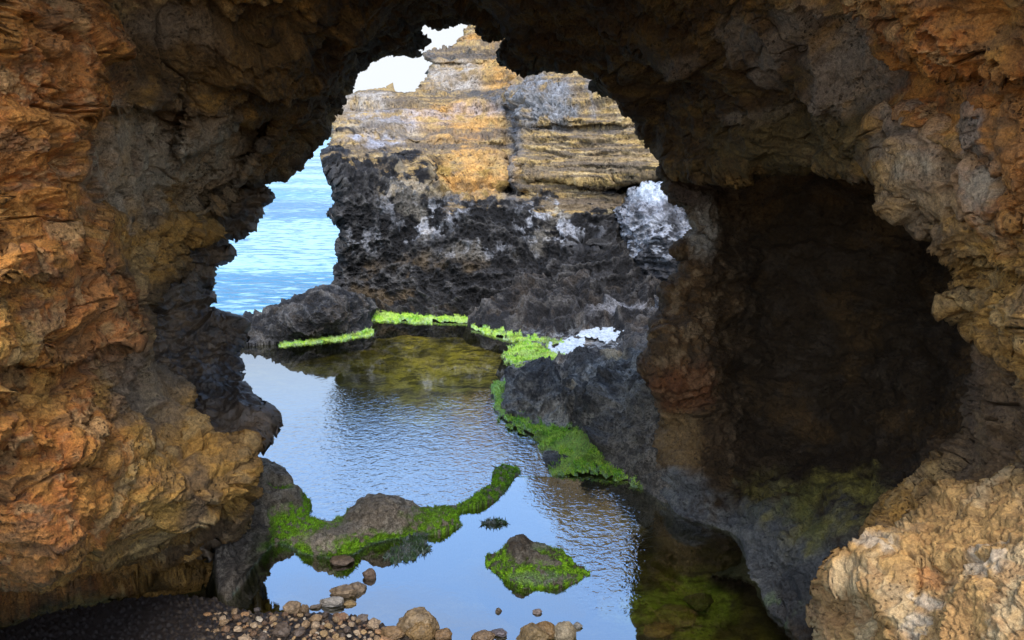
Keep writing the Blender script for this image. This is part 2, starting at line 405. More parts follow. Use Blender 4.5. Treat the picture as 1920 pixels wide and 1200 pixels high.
ARCH_D = [(0, 0, 4.9), (0, 300, 5.0), (0, 600, 4.8), (0, 900, 4.8), (130, 100, 5.5), (150, 300, 5.6), (200, 0, 6.0), (200, 600, 6.0), (240, 640, 6.1), (180, 480, 5.9), (300, 300, 7.1), (450, 280, 8.2), (400, 400, 8.4), (550, 315, 9.4), (640, 185, 9.5), (400, 150, 7.2),
 (300, 740, 7.0), (365, 740, 7.5), (300, 900, 6.1), (450, 880, 6.9), (478, 860, 7.0), (200, 950, 5.6), (400, 960, 6.6), (440, 1000, 7.2), (300, 1120, 7.3), (425, 1100, 7.5), (100, 1150, 7.3), (0, 1050, 5.2), (0, 1180, 7.0), (230, 780, 6.2), (100, 1060, 5.5),
 (-400, 300, 3.5), (-400, 900, 3.5), (-900, 600, 2.6), (-900, -300, 2.4), (-300, -300, 3.5), (-900, 1400, 3.4), (-300, 1300, 5.0),
 (700, 0, 8.0), (900, 0, 8.4), (1000, 100, 9.3), (700, 110, 9.4), (880, 40, 9.5), (600, 60, 7.6), (900, -300, 4.6), (900, -700, 3.0), (300, -500, 3.4), (1500, -500, 3.2), (1100, 120, 9.3), (1180, 190, 9.3),
 (1250, 300, 9.2), (1340, 318, 8.4), (1500, 315, 7.6), (1640, 315, 6.4), (1400, 150, 7.4), (1200, 20, 7.8), (1600, 100, 5.8), (1700, 320, 5.7), (1800, 560, 5.6), (1705, 440, 5.9), (1920, 600, 4.6), (1920, 0, 4.2), (1750, 0, 4.9), (1830, 220, 5.0), (1800, 800, 5.6), (1920, 850, 4.5), (1680, 980, 5.5), (1610, 1050, 5.6),
 (2300, 600, 3.2), (2700, 600, 2.5), (2300, -300, 2.9), (2600, -800, 2.2), (2300, 1300, 3.2), (1600, 1300, 5.0)]
ARCH_STEPS = [  # ledges and blocks: (outline, change of distance, softness)
 ([(150, 212), (300, 208), (345, 195), (330, 300), (470, 220), (520, 215), (430, 360), (330, 415), (180, 400)], .40, 7),
 ([(-50, -50), (215, -50), (205, 60), (195, 170), (160, 215), (170, 400), (120, 520), (-50, 540)], -.25, 12),
 ([(0, 470), (110, 450), (150, 520), (215, 560), (220, 600), (246, 640), (215, 668), (120, 700), (-50, 650)], -.28, 8),
 ([(-50, 700), (60, 720), (150, 770), (190, 800), (160, 850), (-50, 830)], -.22, 8),
 ([(165, 810), (260, 780), (300, 820), (250, 860), (180, 870)], -.12, 6),
 ([(-50, 1110), (180, 1090), (330, 1045), (420, 985), (430, 1150), (-50, 1300)], 1.1, 24),
 ([(1555, -60), (2000, -60), (2000, 120), (1850, 135), (1760, 115), (1700, 70), (1560, 12)], -.35, 8),
 ([(1790, 130), (2000, 140), (2000, 190), (1870, 200), (1800, 165)], -.2, 6),
 ([(1840, 205), (2000, 195), (2000, 400), (1890, 330), (1850, 280)], -.25, 7),
 ([(1620, 225), (1720, 230), (1860, 330), (1960, 370), (1960, 420), (1800, 410), (1710, 390), (1650, 310)], -.12, 8),
 ([(1700, 440), (1800, 425), (1960, 410), (1960, 520), (1840, 500), (1760, 475)], -.15, 6),
 ([(1785, 560), (1850, 535), (1960, 560), (1960, 640), (1850, 640)], -.18, 6),
]
def pits(P, seed, f, th=.38, st=(1, 1, 1)):
    w_ = worley(P * f * np.array(st), seed)[:, 0]; return 1 - sst(w_, th * .45, th)
def arch_disp(L):
    P = L.P; setwn(L)
    rough = 1 - .85 * sst(fbm(P * .55, 41, 3), -.08, .22); L.rough = rough
    W = warpd(P, .7, .45, 15)
    b1, k1 = blocks(P, 17, .75, (1, 1, 2.0), .5)
    d = .16 * fbm(P * .7, 1, 3) + .10 * strata(W, 7, 1.7, .25, .9) + .20 * b1 - .05 * k1
    m1 = .35 + .65 * sst(fbm(P * .45, 43, 2), -.15, .25)
    d += .22 * beds(P, 401, 1.15, .5) * m1 + .052 * beds(P, 411, 3.6, .25, fx=.9) * (.3 + .7 * rough) + .016 * beds(P, 421, 10., .12, fx=2.2) * (.25 + .75 * rough)
    d += .04 * ridge(W * np.array([1.8, 1.8, 2.6]), 11, 2)
    ck = crackl(W, 45, .9, (1, 1, 2.4), .06); ck2 = crackl(P, 47, 3.4, (1, 1, 2.0), .06) * rough; L.ck = np.maximum(ck * .8, ck2 * .6)
    d -= .10 * ck + .022 * ck2
    d += .020 * fbm(P * np.array([8, 8, 11]), 31, 5, .72) * (.35 + .9 * rough) + .010 * ridge(P * 19, 37, 3) * rough
    d -= .03 * pits(P, 49, 13, .36) * sst(fbm(P * 1.1, 50, 2), -.1, .25)
    L.pale = np.maximum(np.maximum(blob(L, 250, 310, 110, 130), .9 * blob(L, 400, 300, 120, 100)), .7 * blob(L, 1780, 340, 140, 90, rot=30))
    d = d * (1 - .55 * np.clip(L.pale, 0, 1)) + .05 * np.clip(L.pale, 0, 1) * ridge(P * np.array([3, 3, 1.1]), 55, 3)
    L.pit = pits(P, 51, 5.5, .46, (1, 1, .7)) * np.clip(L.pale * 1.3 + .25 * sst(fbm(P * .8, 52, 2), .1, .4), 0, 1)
    d = d * (1 - .45 * blob(L, 270, 940, 230, 130, .6) - .35 * blob(L, 60, 960, 130, 150, .6))
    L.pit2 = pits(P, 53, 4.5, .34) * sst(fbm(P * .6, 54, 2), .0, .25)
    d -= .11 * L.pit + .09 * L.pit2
    return np.where(L.s < 6, d * .6, d)
def arch_col(L):
    P = L.P; n = fbm(P * .9, 61, 5, .55); n2 = fbm(P * 2.6, 62, 5, .6); n3 = fbm(P * np.array([2, 2, 9.]), 63, 4, .6)
    c = np.tile(OCHRE, (len(P), 1))
    c = mixc(c, sst(n, -.1, .3), BROWN * 1.2)
    orange = np.clip(blob(L, 70, 250, 190, 420) + blob(L, 60, 950, 200, 330) + blob(L, 170, 620, 120, 130) * .7 + 1.2 * blob(L, 1810, 110, 300, 200, rot=25) + .9 * blob(L, 1890, 340, 110, 160), 0, 1)
    c = mixc(c, orange * (.75 + .5 * n2), ORANGE)
    c = mixc(c, orange * sst(n2, .0, .3) * .7, RUST)
    c = mixc(c, sst(n2, .18, .45) * .55, TAN)
    c = mixc(c, sst(n3, .12, .4) * .5, UMBER * 1.4)
    c = mixc(c, np.clip(L.pale * (.75 + .5 * n2), 0, 1), PALE * .85)
    c = mixc(c, np.clip(blob(L, 480, 90, 270, 140) + .7 * blob(L, 330, 90, 120, 90), 0, 1) * .75, np.array([.11, .06, .02]))  # dim upper left beside the roof, shade put into the colour
    c = mixc(c, blob(L, 320, 45, 90, 40) * .5, GREYR)
    roof = np.clip(blob(L, 1000, 40, 560, 170, .4) + blob(L, 1350, 200, 330, 150, .4) + .8 * blob(L, 560, 240, 130, 130, .4), 0, 1); c = mixc(c, roof * .92, np.array([.045, .023, .008]))  # underside of the roof darkened, its shade put into the colour
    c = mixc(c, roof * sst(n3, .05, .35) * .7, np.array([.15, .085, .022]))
    for (cx, cy, rx, ry, k) in ((1570, 80, 70, 60, .8), (1600, 160, 70, 50, .6), (1490, 30, 45, 30, .6), (1690, 260, 45, 60, .6), (1840, 250, 20, 50, .8), (1720, 430, 70, 25, .4), (1385, 55, 50, 45, .45), (1450, 110, 35, 55, .5), (1550, 205, 60, 22, .5), (1430, 210, 80, 14, .4), (1300, 95, 40, 20, .3)):
        c = mixc(c, blob(L, cx, cy, rx, ry) * k, np.array([.34, .26, .19]))  # paler spots, with lit patches of the ceiling put into the colour
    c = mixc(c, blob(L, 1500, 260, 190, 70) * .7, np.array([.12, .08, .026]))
    c = mixc(c, np.clip(blob(L, 480, 380, 90, 60) + blob(L, 330, 600, 60, 120), 0, 1) * .8, UMBER)
    c = mixc(c, blob(L, 280, 720, 110, 90) * .6, np.array([.26, .20, .14]))
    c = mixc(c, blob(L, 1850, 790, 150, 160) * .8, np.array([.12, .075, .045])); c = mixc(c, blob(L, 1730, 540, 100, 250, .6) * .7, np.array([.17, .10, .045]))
    c = mixc(c, np.clip(L.pit * .55 + L.pit2 * .4, 0, .7), UMBER)  # pits darkened, the shade inside them put into the colour
    c = mixc(c, sst(-L.py, -1180, -1060) * 0 + blob(L, 200, 1170, 420, 80) * .7, np.array([.05, .035, .018]))  # undercut foot darkened, its shade put into the colour
    return c
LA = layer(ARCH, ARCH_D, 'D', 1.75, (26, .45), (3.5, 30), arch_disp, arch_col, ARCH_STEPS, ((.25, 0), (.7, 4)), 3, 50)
arch = tag(empty('rock_arch', (0, 7, 0)), 'rust and ochre limestone cave arch framing the sea and the pale rock stack', 'rock arch')
cx = LA.X[LA.Q].mean(1); cy = LA.Y[LA.Q].mean(1)
left = (cx < 575 - (300 - cy) * .45) & (cx < 700)
right = (cx > 1648 - (322 - cy) * .35) | ((cx > 1500) & (cy > 330))
# unseen rock hull added above the cave (closes the shell so that light only comes in through its two openings)
hx = np.linspace(-8, 8.5, 100); hy = np.linspace(3.5, 10.1, 70); HX, HY = np.meshgrid(hx, hy)
lowz = 5.75 - 6.0 * sst(np.abs(HX), 4.6, 5.4); ed = np.minimum(np.minimum(HX + 8, 8.5 - HX), np.minimum(HY - 3.5, 10.1 - HY))
HP = np.stack([HX.ravel(), HY.ravel(), np.zeros(HX.size)], 1)
HP[:, 2] = (lowz + (6.25 - lowz) * sst(ed, 0, 1.3)).ravel() + .2 * fbm(HP * .7, 1500, 4) * sst(ed, 0, .6).ravel()
hi_ = np.arange(HX.size).reshape(HX.shape); HQ = np.stack([hi_[:-1, :-1], hi_[:-1, 1:], hi_[1:, 1:], hi_[1:, :-1]], -1).reshape(-1, 4)
nb = len(LA.V); LA.V = np.concatenate([LA.V, HP]); LA.Q = np.concatenate([LA.Q, HQ + nb]); LA.Cc = np.concatenate([LA.Cc, np.tile(np.array([.34, .24, .12]), (len(HP), 1))])
left = np.concatenate([left, np.zeros(len(HQ), bool)]); right = np.concatenate([right, np.zeros(len(HQ), bool)])
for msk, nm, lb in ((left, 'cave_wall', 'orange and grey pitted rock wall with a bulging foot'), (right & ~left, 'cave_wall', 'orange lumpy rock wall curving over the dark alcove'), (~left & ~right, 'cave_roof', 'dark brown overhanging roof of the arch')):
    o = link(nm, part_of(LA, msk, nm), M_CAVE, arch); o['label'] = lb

# black ledge at the foot of the opening, behind the bulge of the left wall
LEDGE = [(230, 420), (330, 400), (420, 370), (470, 348), (492, 350), (500, 358), (507, 370), (506, 380), (493, 388), (492, 405), (478, 410), (468, 418), (470, 428), (465, 434), (450, 437), (440, 443), (424, 447), (420, 455), (418, 466), (422, 478), (421, 490), (415, 502), (396, 518), (394, 530), (380, 538), (382, 545), (390, 553), (396, 568), (405, 576), (405, 590), (414, 598), (430, 598), (438, 604), (450, 618), (449, 640), (446, 645), (440, 655), (437, 672), (448, 675), (450, 687), (446, 698), (453, 712), (455, 722), (462, 730), (463, 745), (470, 752), (474, 757), (476, 760), (482, 761), (474, 778), (486, 780), (494, 785), (496, 790), (492, 805), (482, 822), (482, 830), (477, 840), (470, 842), (466, 848), (450, 872), (425, 940), (390, 1040), (300, 1000), (200, 700)]
LEDGE_D = [(230, 420, 8.3), (480, 370, 9.5), (400, 480, 9.2), (390, 545, 9.3), (300, 560, 8.5), (430, 620, 9.0), (350, 650, 8.6), (440, 700, 8.5), (380, 740, 8.1), (500, 800, 7.6), (420, 800, 7.6), (480, 850, 7.35), (300, 800, 7.7), (430, 960, 7.6), (200, 650, 8.2)]
def ledge_disp(L):
    P = L.P; setwn(L)
    return .10 * fbm(P * 1.2, 101, 3) + .14 * beds(P, 481, 2.4, .3) + .05 * beds(P, 483, 7., .15, fx=1.5) + .08 * ridge(P * np.array([2.2, 2.2, 3.6]), 111, 3) + .03 * ridge(P * 7, 113, 3) + .012 * fbm(P * 20, 117, 3)
def ledge_col(L):
    n = fbm(L.P * 1.8, 121, 4); n2 = fbm(L.P * 5, 122, 4)
    c = np.tile(UMBER, (len(n), 1)); c = mixc(c, sst(n, .0, .3) * .8, np.array([.16, .10, .05])); c = mixc(c, sst(n2, .1, .35) * .6, BLACK)
    c = mixc(c, blob(L, 480, 810, 60, 40) * .6, np.array([.15, .10, .06]))
    return mixc(c, np.clip(blob(L, 400, 760, 120, 70) + blob(L, 440, 690, 40, 60), 0, 1) * .6, BLACK)
o = build(layer(LEDGE, LEDGE_D, 'D', 1.8, (8, .15), (5, 16), ledge_disp, ledge_col, (), ((.3, 0), (.9, 5)), 5, 50), 'wall_ledge', M_WET, arch)
o['label'] = 'jagged blackish ledge stepping out over the pool'

# right pillar and the dark alcove behind the right wall, down to the water
PILL = [(1230, 322), (1240, 335), (1246, 350), (1256, 365), (1258, 375), (1262, 380), (1280, 384), (1286, 392), (1292, 400), (1296, 412), (1300, 428), (1290, 445), (1282, 450), (1270, 455), (1262, 462), (1262, 470), (1270, 478), (1285, 484), (1290, 488), (1283, 495), (1283, 505), (1293, 515), (1290, 518), (1275, 520), (1265, 528), (1250, 533), (1240, 543), (1242, 555), (1248, 570), (1247, 585), (1240, 592), (1228, 605), (1226, 615), (1228, 630), (1222, 648), (1217, 665), (1213, 678), (1204, 687), (1212, 700), (1220, 712), (1226, 730), (1233, 750), (1238, 770), (1238, 790),
 (1232, 830), (1225, 870), (1215, 905), (1230, 930), (1250, 952), (1265, 972), (1300, 985), (1345, 998), (1375, 1010), (1390, 1025), (1392, 1050), (1380, 1062), (1350, 1068), (1328, 1080), (1352, 1085), (1390, 1090), (1415, 1100), (1425, 1120), (1440, 1150), (1465, 1180), (1485, 1200), (1520, 1300), (2000, 1300), (2000, 150), (1620, 150), (1340, 250), (1258, 300)]
def wl(px, py, z=0.0): return (px, py, float(Dz(px, py, z)))
PILL_D = [(1240, 330, 9.5), (1280, 384, 9.5), (1300, 450, 9.4), (1265, 470, 9.3), (1245, 560, 9.4), (1215, 690, 9.0), (1238, 780, 9.5), (1330, 350, 9.6), (1335, 480, 9.3), (1340, 600, 9.4), (1300, 650, 9.0), (1330, 760, 9.2), (1380, 450, 9.6), (1450, 500, 9.9), (1600, 500, 9.9), (1750, 500, 9.3), (1450, 650, 9.8), (1600, 700, 9.3), (1750, 700, 8.4), (1420, 800, 9.3), (1300, 870, 9.0), (1500, 850, 9.2), (1650, 850, 8.2), (1330, 940, 8.9),
 wl(1215, 905, .05), wl(1265, 972), wl(1345, 998), wl(1392, 1040), wl(1380, 1062), wl(1330, 1079), wl(1415, 1100), wl(1440, 1150), wl(1485, 1200), wl(1480, 1060, .16), wl(1540, 1150, .25), (1430, 950, 8.7), (1520, 950, 8.0), (1600, 980, 7.0), (1560, 1060, 6.9), (1450, 1010, 7.75), (1400, 300, 9.6), (1700, 250, 9.0), (1900, 500, 8.0), (1900, 1000, 6.0)]
def pill_disp(L):
    P = L.P; setwn(L)
    near = blob(L, 1280, 620, 120, 340, .9)
    low = sst(L.py, 860, 960)
    L.near = near
    d = .14 * fbm(P * .8, 201, 3) + .09 * strata(P, 207, 2.2, .35, .8) * (1 - low * .7)
    d += .10 * beds(P, 461, 1.8, .4) + .05 * beds(P, 463, 5., .2, fx=1.2); d -= .04 * crackl(P, 465, 1.6)
    d += .05 * near * ridge(P * 2.6, 211, 3) + (.05 * near + .02) * ridge(P * 7, 213, 3) + .02 * fbm(P * 11, 217, 4, .6) + .012 * ridge(P * 20, 219, 2) 
    d -= .05 * near * pits(P, 221, 7, .42)
    edge = sst(L.s, 0, 30)
    return np.where(L.py > 900, d * (.25 + .75 * edge), d * (.6 + .4 * edge))
def pill_col(L):
    n = fbm(L.P * 1.1, 231, 5); n2 = fbm(L.P * 4, 232, 5, .6); n3 = fbm(L.P * np.array([9, 9, 1.6]), 233, 4)
    c = np.tile(np.array([.040, .021, .006]), (len(n), 1)); c = mixc(c, sst(n, .05, .4) * .7, np.array([.10, .05, .013])); c = mixc(c, sst(n2, .1, .4) * .5, UMBER * .8)  # alcove base near black, its shadow put into the colour
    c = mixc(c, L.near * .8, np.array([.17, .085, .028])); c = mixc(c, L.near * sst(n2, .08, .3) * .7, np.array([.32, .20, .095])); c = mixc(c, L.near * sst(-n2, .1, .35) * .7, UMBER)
    c = mixc(c, blob(L, 1320, 430, 32, 70) * .85, np.array([.42, .35, .26])); c = mixc(c, blob(L, 1320, 430, 36, 80) * sst(n3, .05, .3) * .7, BROWN)
    c = mixc(c, blob(L, 1300, 355, 60, 40) * .6, np.array([.14, .10, .08]))
    c = mixc(c, blob(L, 1275, 720, 60, 60) * .5, RUST * .7)
    c = mixc(c, blob(L, 1270, 830, 60, 80) * .6, np.array([.30, .17, .06]))
    low = np.clip(blob(L, 1400, 1060, 260, 140) + blob(L, 1260, 930, 90, 60), 0, 1)
    c = mixc(c, low * .9, np.array([.13, .125, .115])); c = mixc(c, low * sst(n2, .0, .3) * .6, np.array([.22, .20, .16]))
    mossy = np.clip(blob(L, 1560, 960, 120, 75, rot=-25) + blob(L, 1430, 930, 70, 50) * .6, 0, 1)
    c = mixc(c, mossy * (.5 + .8 * n2), np.array([.26, .20, .035])); c = mixc(c, mossy * sst(n, .05, .3) * .5, np.array([.09, .10, .02]))
    c = mixc(c, blob(L, 1510, 1130, 70, 70) * .7, BLACK * 1.2)
    c = mixc(c, blob(L, 1440, 1150, 60, 50) * sst(n2, 0, .3) * .5, np.array([.10, .16, .05]))
    return c
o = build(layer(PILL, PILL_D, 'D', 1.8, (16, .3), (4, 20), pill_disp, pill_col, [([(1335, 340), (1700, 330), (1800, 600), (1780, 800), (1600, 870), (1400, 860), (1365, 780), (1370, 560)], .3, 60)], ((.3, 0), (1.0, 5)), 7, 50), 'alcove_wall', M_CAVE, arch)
o['label'] = 'rough brown pillar and deep shadowed alcove beside the pool'

# ------------------------------------------------------------------ rock stack standing beyond the arch
STACK = [(560, 640), (630, 640), (640, 560), (628, 535), (630, 505), (637, 490), (636, 478), (634, 466), (643, 452), (644, 435), (640, 425), (630, 412), (623, 401), (624, 393), (629, 383), (632, 370), (634, 357), (630, 345), (624, 330), (615, 312), (606, 297), (606, 290), (608, 283), (617, 278), (621, 265), (622, 250), (627, 244), (621, 233), (625, 222), (632, 207), (642, 197), (650, 190), (662, 183), (670, 171), (690, 168), (726, 166), (735, 170), (745, 176), (757, 178), (768, 175), (776, 170), (778, 163), (788, 152), (800, 148), (803, 138), (808, 127), (811, 120), (805, 113), (796, 109), (792, 101), (800, 98), (812, 95), (840, 92), (860, 88), (863, 80), (860, 76), (872, 70), (873, 64), (870, 57), (868, 53), (880, 52), (884, 46), (892, 42), (899, 48), (897, 52), (893, 58), (897, 62), (906, 62), (912, 66), (945, 66), (985, 40), (1010, 0), (1060, -50), (1200, -70), (1350, -60), (1380, 640), (1300, 680), (900, 640), (690, 640)]
STACK_D = [(610, 290, 19.5), (640, 540, 18.9), (640, 200, 23.6), (700, 170, 24.6), (800, 150, 24.8), (880, 60, 26.4), (950, 75, 25.6), (760, 400, 19.1), (760, 300, 20.0), (700, 240, 22.0), (900, 300, 20.2), (880, 240, 22.2), (960, 250, 21.2), (800, 480, 18.8), (800, 590, 18.4), (700, 600, 18.5), (690, 640, 17.6), (900, 600, 18.3), (1000, 450, 18.9), (1000, 200, 20.8), (1100, 150, 20.8), (1150, 250, 19.3), (1200, 330, 18.9), (1200, 420, 19.3), (1100, 350, 19.3), (1050, 400, 19.0), (1100, 480, 18.5), (1100, 560, 18.0), (1150, -50, 20.9), (1330, -20, 20.6), (1250, 500, 18.2), (1250, 600, 17.4), (1350, 300, 19), (620, 640, 17.8), (1300, 660, 17.0)]
STACK_STEPS = [([(550, 180), (780, 182), (960, 180), (1000, 140), (1020, 90), (1000, -30), (500, 20)], .35, 5),
 ([(560, 60), (790, 95), (860, 90), (960, 92), (1010, 60), (900, 0)], .3, 4),
 ([(785, 96), (960, 90), (960, 118), (800, 118)], -.28, 3),
 ([(600, 240), (800, 240), (930, 252), (955, 290), (800, 300), (610, 262)], -.10, 4),
 ([(600, 250), (960, 270), (960, 330), (600, 285)], .15, 4),
 ([(800, 320), (900, 300), (955, 330), (960, 370), (860, 370), (800, 350)], .45, 10),
 ([(960, 140), (1300, 100), (1400, 235), (960, 235)], -.30, 5),
 ([(965, 260), (1130, 240), (1300, 240), (1300, 330), (1180, 330), (1100, 345), (990, 335)], -.28, 7),
 ([(1140, 350), (1180, 338), (1300, 322), (1300, 365), (1180, 372), (1150, 372)], 1.3, 7),
 ([(945, 190), (975, 190), (965, 320), (990, 370), (950, 370), (940, 290)], .4, 8),
 ([(1080, 452), (1130, 455), (1125, 475), (1070, 472)], .35, 5)]
def stack_disp(L):
    P = L.P; setwn(L, 1 / 35.)
    # boundary of the black weathered foot, in picture height
    L.bnd = np.interp(L.px, [600, 620, 700, 790, 850, 950, 1050, 1140, 1200, 1300], [272, 280, 288, 315, 372, 372, 380, 392, 400, 430]) + 26 * L.wn
    nb_ = fbm(P * np.array([1.1, 1.1, 3.0]), 311, 5, .62); L.dark = sst(L.py - L.bnd + 62 * nb_, -12, 12); L.dks = sst(L.py - L.bnd, -30, 60)
    up = 1 - L.dark
    d = .22 * fbm(P * .45, 301, 3) + (1 - L.dks) * (.10 * strata(P, 307, 2.3, .12, .5) + .26 * beds(P, 431, 1.15, .22, (.02, .0), .25) + .11 * beds(P, 441, 3.2, .12, (.03, 0), .5) + .05 * beds(P, 451, 8., .06, (.02, 0), 1.0)) 
    d += .06 * up * ridge(P * np.array([1., 1., 2.]), 313, 3)
    kz = ridge(P * np.array([1.5, 1.5, 2.0]), 317, 4, .55)
    cupw = worley(warpd(P, 1.2, .3, 316) * np.array([1.7, 1.7, 2.2]), 318); L.cup = cupw[:, 0]
    d += L.dks * (.10 * L.cup + .25 * kz + .10 * ridge(P * 4.2, 319, 3, .6)) + .035 * fbm(P * 6, 321, 5, .66) + .06 * L.dark * ridge(P * 8, 322, 3)
    L.honey = blob(L, 1020, 190, 70, 55, .5); w_ = worley(warpd(P, 2., .12, 324) * np.array([7.5, 7.5, 5.0]), 323); cell = 1 - sst(w_[:, 1] - w_[:, 0], .0, .35)
    L.cell = cell; d += L.honey * (.09 * cell - .04)
    d -= .14 * up * pits(P, 327, 1.6, .22)
    L.kz = kz
    return d * np.where(L.s < 10, .55, 1)
def stack_col(L):
    P = L.P; n = fbm(P * .8, 331, 5); n2 = fbm(P * 2.6, 332, 5, .6); n3 = fbm(P * np.array([.8, .8, 5.5]), 333, 5, .6); nv = fbm(P * np.array([5, 5, .9]), 334, 4)
    c = np.tile(YELLOW, (len(n), 1)); c = mixc(c, sst(n2, .05, .4) * .5, np.array([.42, .32, .18])); c = mixc(c, sst(n3, -.03, .22) * .85, np.array([.21, .145, .08])); c = mixc(c, sst(fbm(P * np.array([.5, .5, 11.]), 336, 4, .6), .03, .22) * .75, np.array([.10, .078, .06]))
    c = mixc(c, np.clip(blob(L, 890, 330, 90, 60) + .8 * blob(L, 860, 230, 110, 40) + .9 * blob(L, 940, 140, 50, 40) + .8 * blob(L, 905, 78, 50, 14), 0, 1) * (.7 + n2), np.array([.50, .26, .075]))
    c = mixc(c, np.clip(blob(L, 850, 140, 70, 40) + blob(L, 690, 195, 70, 22) + blob(L, 720, 245, 100, 16) * .7 + .5 * blob(L, 930, 60, 40, 12), 0, 1) * (.5 + .8 * n2), np.array([.37, .32, .265]))
    c = mixc(c, np.clip(blob(L, 760, 228, 140, 18) * .6 + blob(L, 700, 265, 70, 14) + blob(L, 900, 210, 60, 14) * .5, 0, 1) * (.5 + n2), np.array([.33, .32, .34]))
    dk = np.clip(blob(L, 870, 105, 90, 9, .4) + blob(L, 700, 180, 70, 6) * .8 + blob(L, 850, 176, 100, 7) + blob(L, 930, 186, 40, 14) + blob(L, 965, 215, 25, 20), 0, 1)
    c = mixc(c, dk * (.7 + n2), np.array([.09, .08, .07]))
    band = np.exp(-((L.py - 250 - 6 * L.wn) / 3.5) ** 2) * (L.px < 960) + np.exp(-((L.py - 243 - 8 * L.wn) / 6) ** 2) * (L.px > 960)
    c = mixc(c, np.clip(band, 0, 1) * .75, np.array([.10, .085, .075]))
    for xx, ww, y1 in ((1055, 9, 235), (1110, 7, 225), (1000, 10, 240)):
        c = mixc(c, np.exp(-((L.px - xx - 14 * L.wn) / ww) ** 2) * sst(L.py, 130, 160) * (1 - sst(L.py, y1 - 10, y1 + 5)) * .6, np.array([.18, .17, .17]))
    lines = 1 - sst(np.abs(perlin(P * np.array([.25, .25, 4.5]) + .25 * n[:, None], 335)), .0, .07); c = mixc(c, lines * sst(n2, -.35, .05) * .9, np.array([.12, .09, .065]))
    c = mixc(c, np.clip(L.honey * 1.1 * (.75 + n2), 0, 1), np.array([.15, .145, .14])); c = mixc(c, L.honey * L.cell * (.5 + n2), np.array([.25, .245, .245]))
    crack = np.exp(-((L.px - np.interp(L.py, [180, 240, 300, 340, 400], [945, 965, 965, 960, 950]) - 12 * L.wn) / 16) ** 2) * (L.py > 190) * (L.py < 400)
    c = mixc(c, np.clip(crack, 0, 1) * .8, np.array([.12, .12, .125]))
    D = np.tile(BLACK * .6, (len(n), 1)); D = mixc(D, sst(n2, .05, .4) * .7, CHAR); D = mixc(D, sst(L.kz, .5, .95) * .6, np.array([.15, .135, .12]))
    D = mixc(D, sst(n, .05, .35) * blob(L, 800, 540, 200, 60) * .7, np.array([.13, .09, .05]))
    wz = np.clip(1.1 * blob(L, 1040, 420, 75, 65) + blob(L, 810, 420, 80, 35, rot=-20) + .9 * blob(L, 1120, 380, 90, 14) + .8 * blob(L, 1230, 430, 80, 50, rot=-20) + .5 * blob(L, 760, 375, 60, 40) + .5 * blob(L, 900, 480, 90, 20) + .45 * blob(L, 680, 455, 50, 30), 0, 1)
    D = mixc(D, np.clip(wz * sst(n2 + .9 * nv - .3 * L.kz, -.10, .45), 0, 1) * .85, np.array([.36, .355, .365]))
    D = mixc(D, wz * sst(n, .05, .3) * .4, np.array([.42, .36, .28]))
    D = mixc(D, blob(L, 1115, 395, 90, 18) * sst(n2, -.05, .2) * .8, np.array([.55, .42, .22]))
    D = mixc(D, blob(L, 780, 350, 90, 35) * sst(n2, .0, .2) * .6, np.array([.36, .27, .15]))
    D = mixc(D, blob(L, 880, 345, 70, 35) * .7, np.array([.42, .25, .06]))
    return c * (1 - L.dark[:, None]) + D * L.dark[:, None]
LS = layer(STACK, STACK_D, 'D', 1.3, (10, .5), (4, 14), stack_disp, stack_col, STACK_STEPS, ((.5, 0), (1.5, 10), (3.0, -20)), 9, 40)
stack = tag(empty('rock_stack', (0, 20.5, -.3)), 'tall layered rock stack with pale yellow top and black weathered foot standing beyond the pool', 'rock stack')
bx = LS.X[LS.Q].mean(1); by = LS.Y[LS.Q].mean(1)
bl = np.interp(bx, [600, 620, 700, 790, 850, 950, 1050, 1140, 1200, 1300], [272, 280, 288, 315, 372, 372, 380, 392, 400, 430])
foot = by > bl; cap = (by < np.interp(bx, [760, 800, 950, 1000, 1050], [172, 174, 180, 150, 60])) & (bx > 760) & (bx < 1050)
for msk, nm, lb in ((foot, 'stack_foot', 'black jagged foot with white salt crust'), (cap & ~foot, 'stack_cap', 'orange and white cap ending in a thin pinnacle'), (~foot & ~cap, 'stack_face', 'pale yellow layered face with dark bedding lines')):
    o = link(nm, part_of(LS, msk, nm), M_FAR, stack); o['label'] = lb

# pale boulder wedged at the stack's right side
PB = [(1163, 402), (1165, 388), (1175, 374), (1190, 361), (1210, 353), (1225, 347), (1245, 352), (1256, 362), (1264, 375), (1280, 383), (1292, 392), (1330, 410), (1350, 450), (1350, 600), (1235, 600), (1220, 520), (1190, 470), (1168, 440)]
PB_D = [(1165, 400, 18.7), (1225, 350, 18.6), (1230, 400, 17.9), (1280, 400, 17.7), (1240, 500, 17.6), (1180, 440, 18.45), (1200, 500, 18.2), (1235, 590, 17.6), (1330, 500, 17.2), (1250, 600, 17.2)]
def pb_disp(L):
    P = L.P; setwn(L, 1 / 30.); L.k = ridge(P * np.array([2.5, 2.5, 3.2]), 401, 4, .6)
    return .12 * fbm(P * .8, 402, 3) + .16 * L.k + .12 * strata(P, 403, 4, .25, .5) + .05 * ridge(P * 7, 405, 3) + .02 * fbm(P * 8, 404, 3)
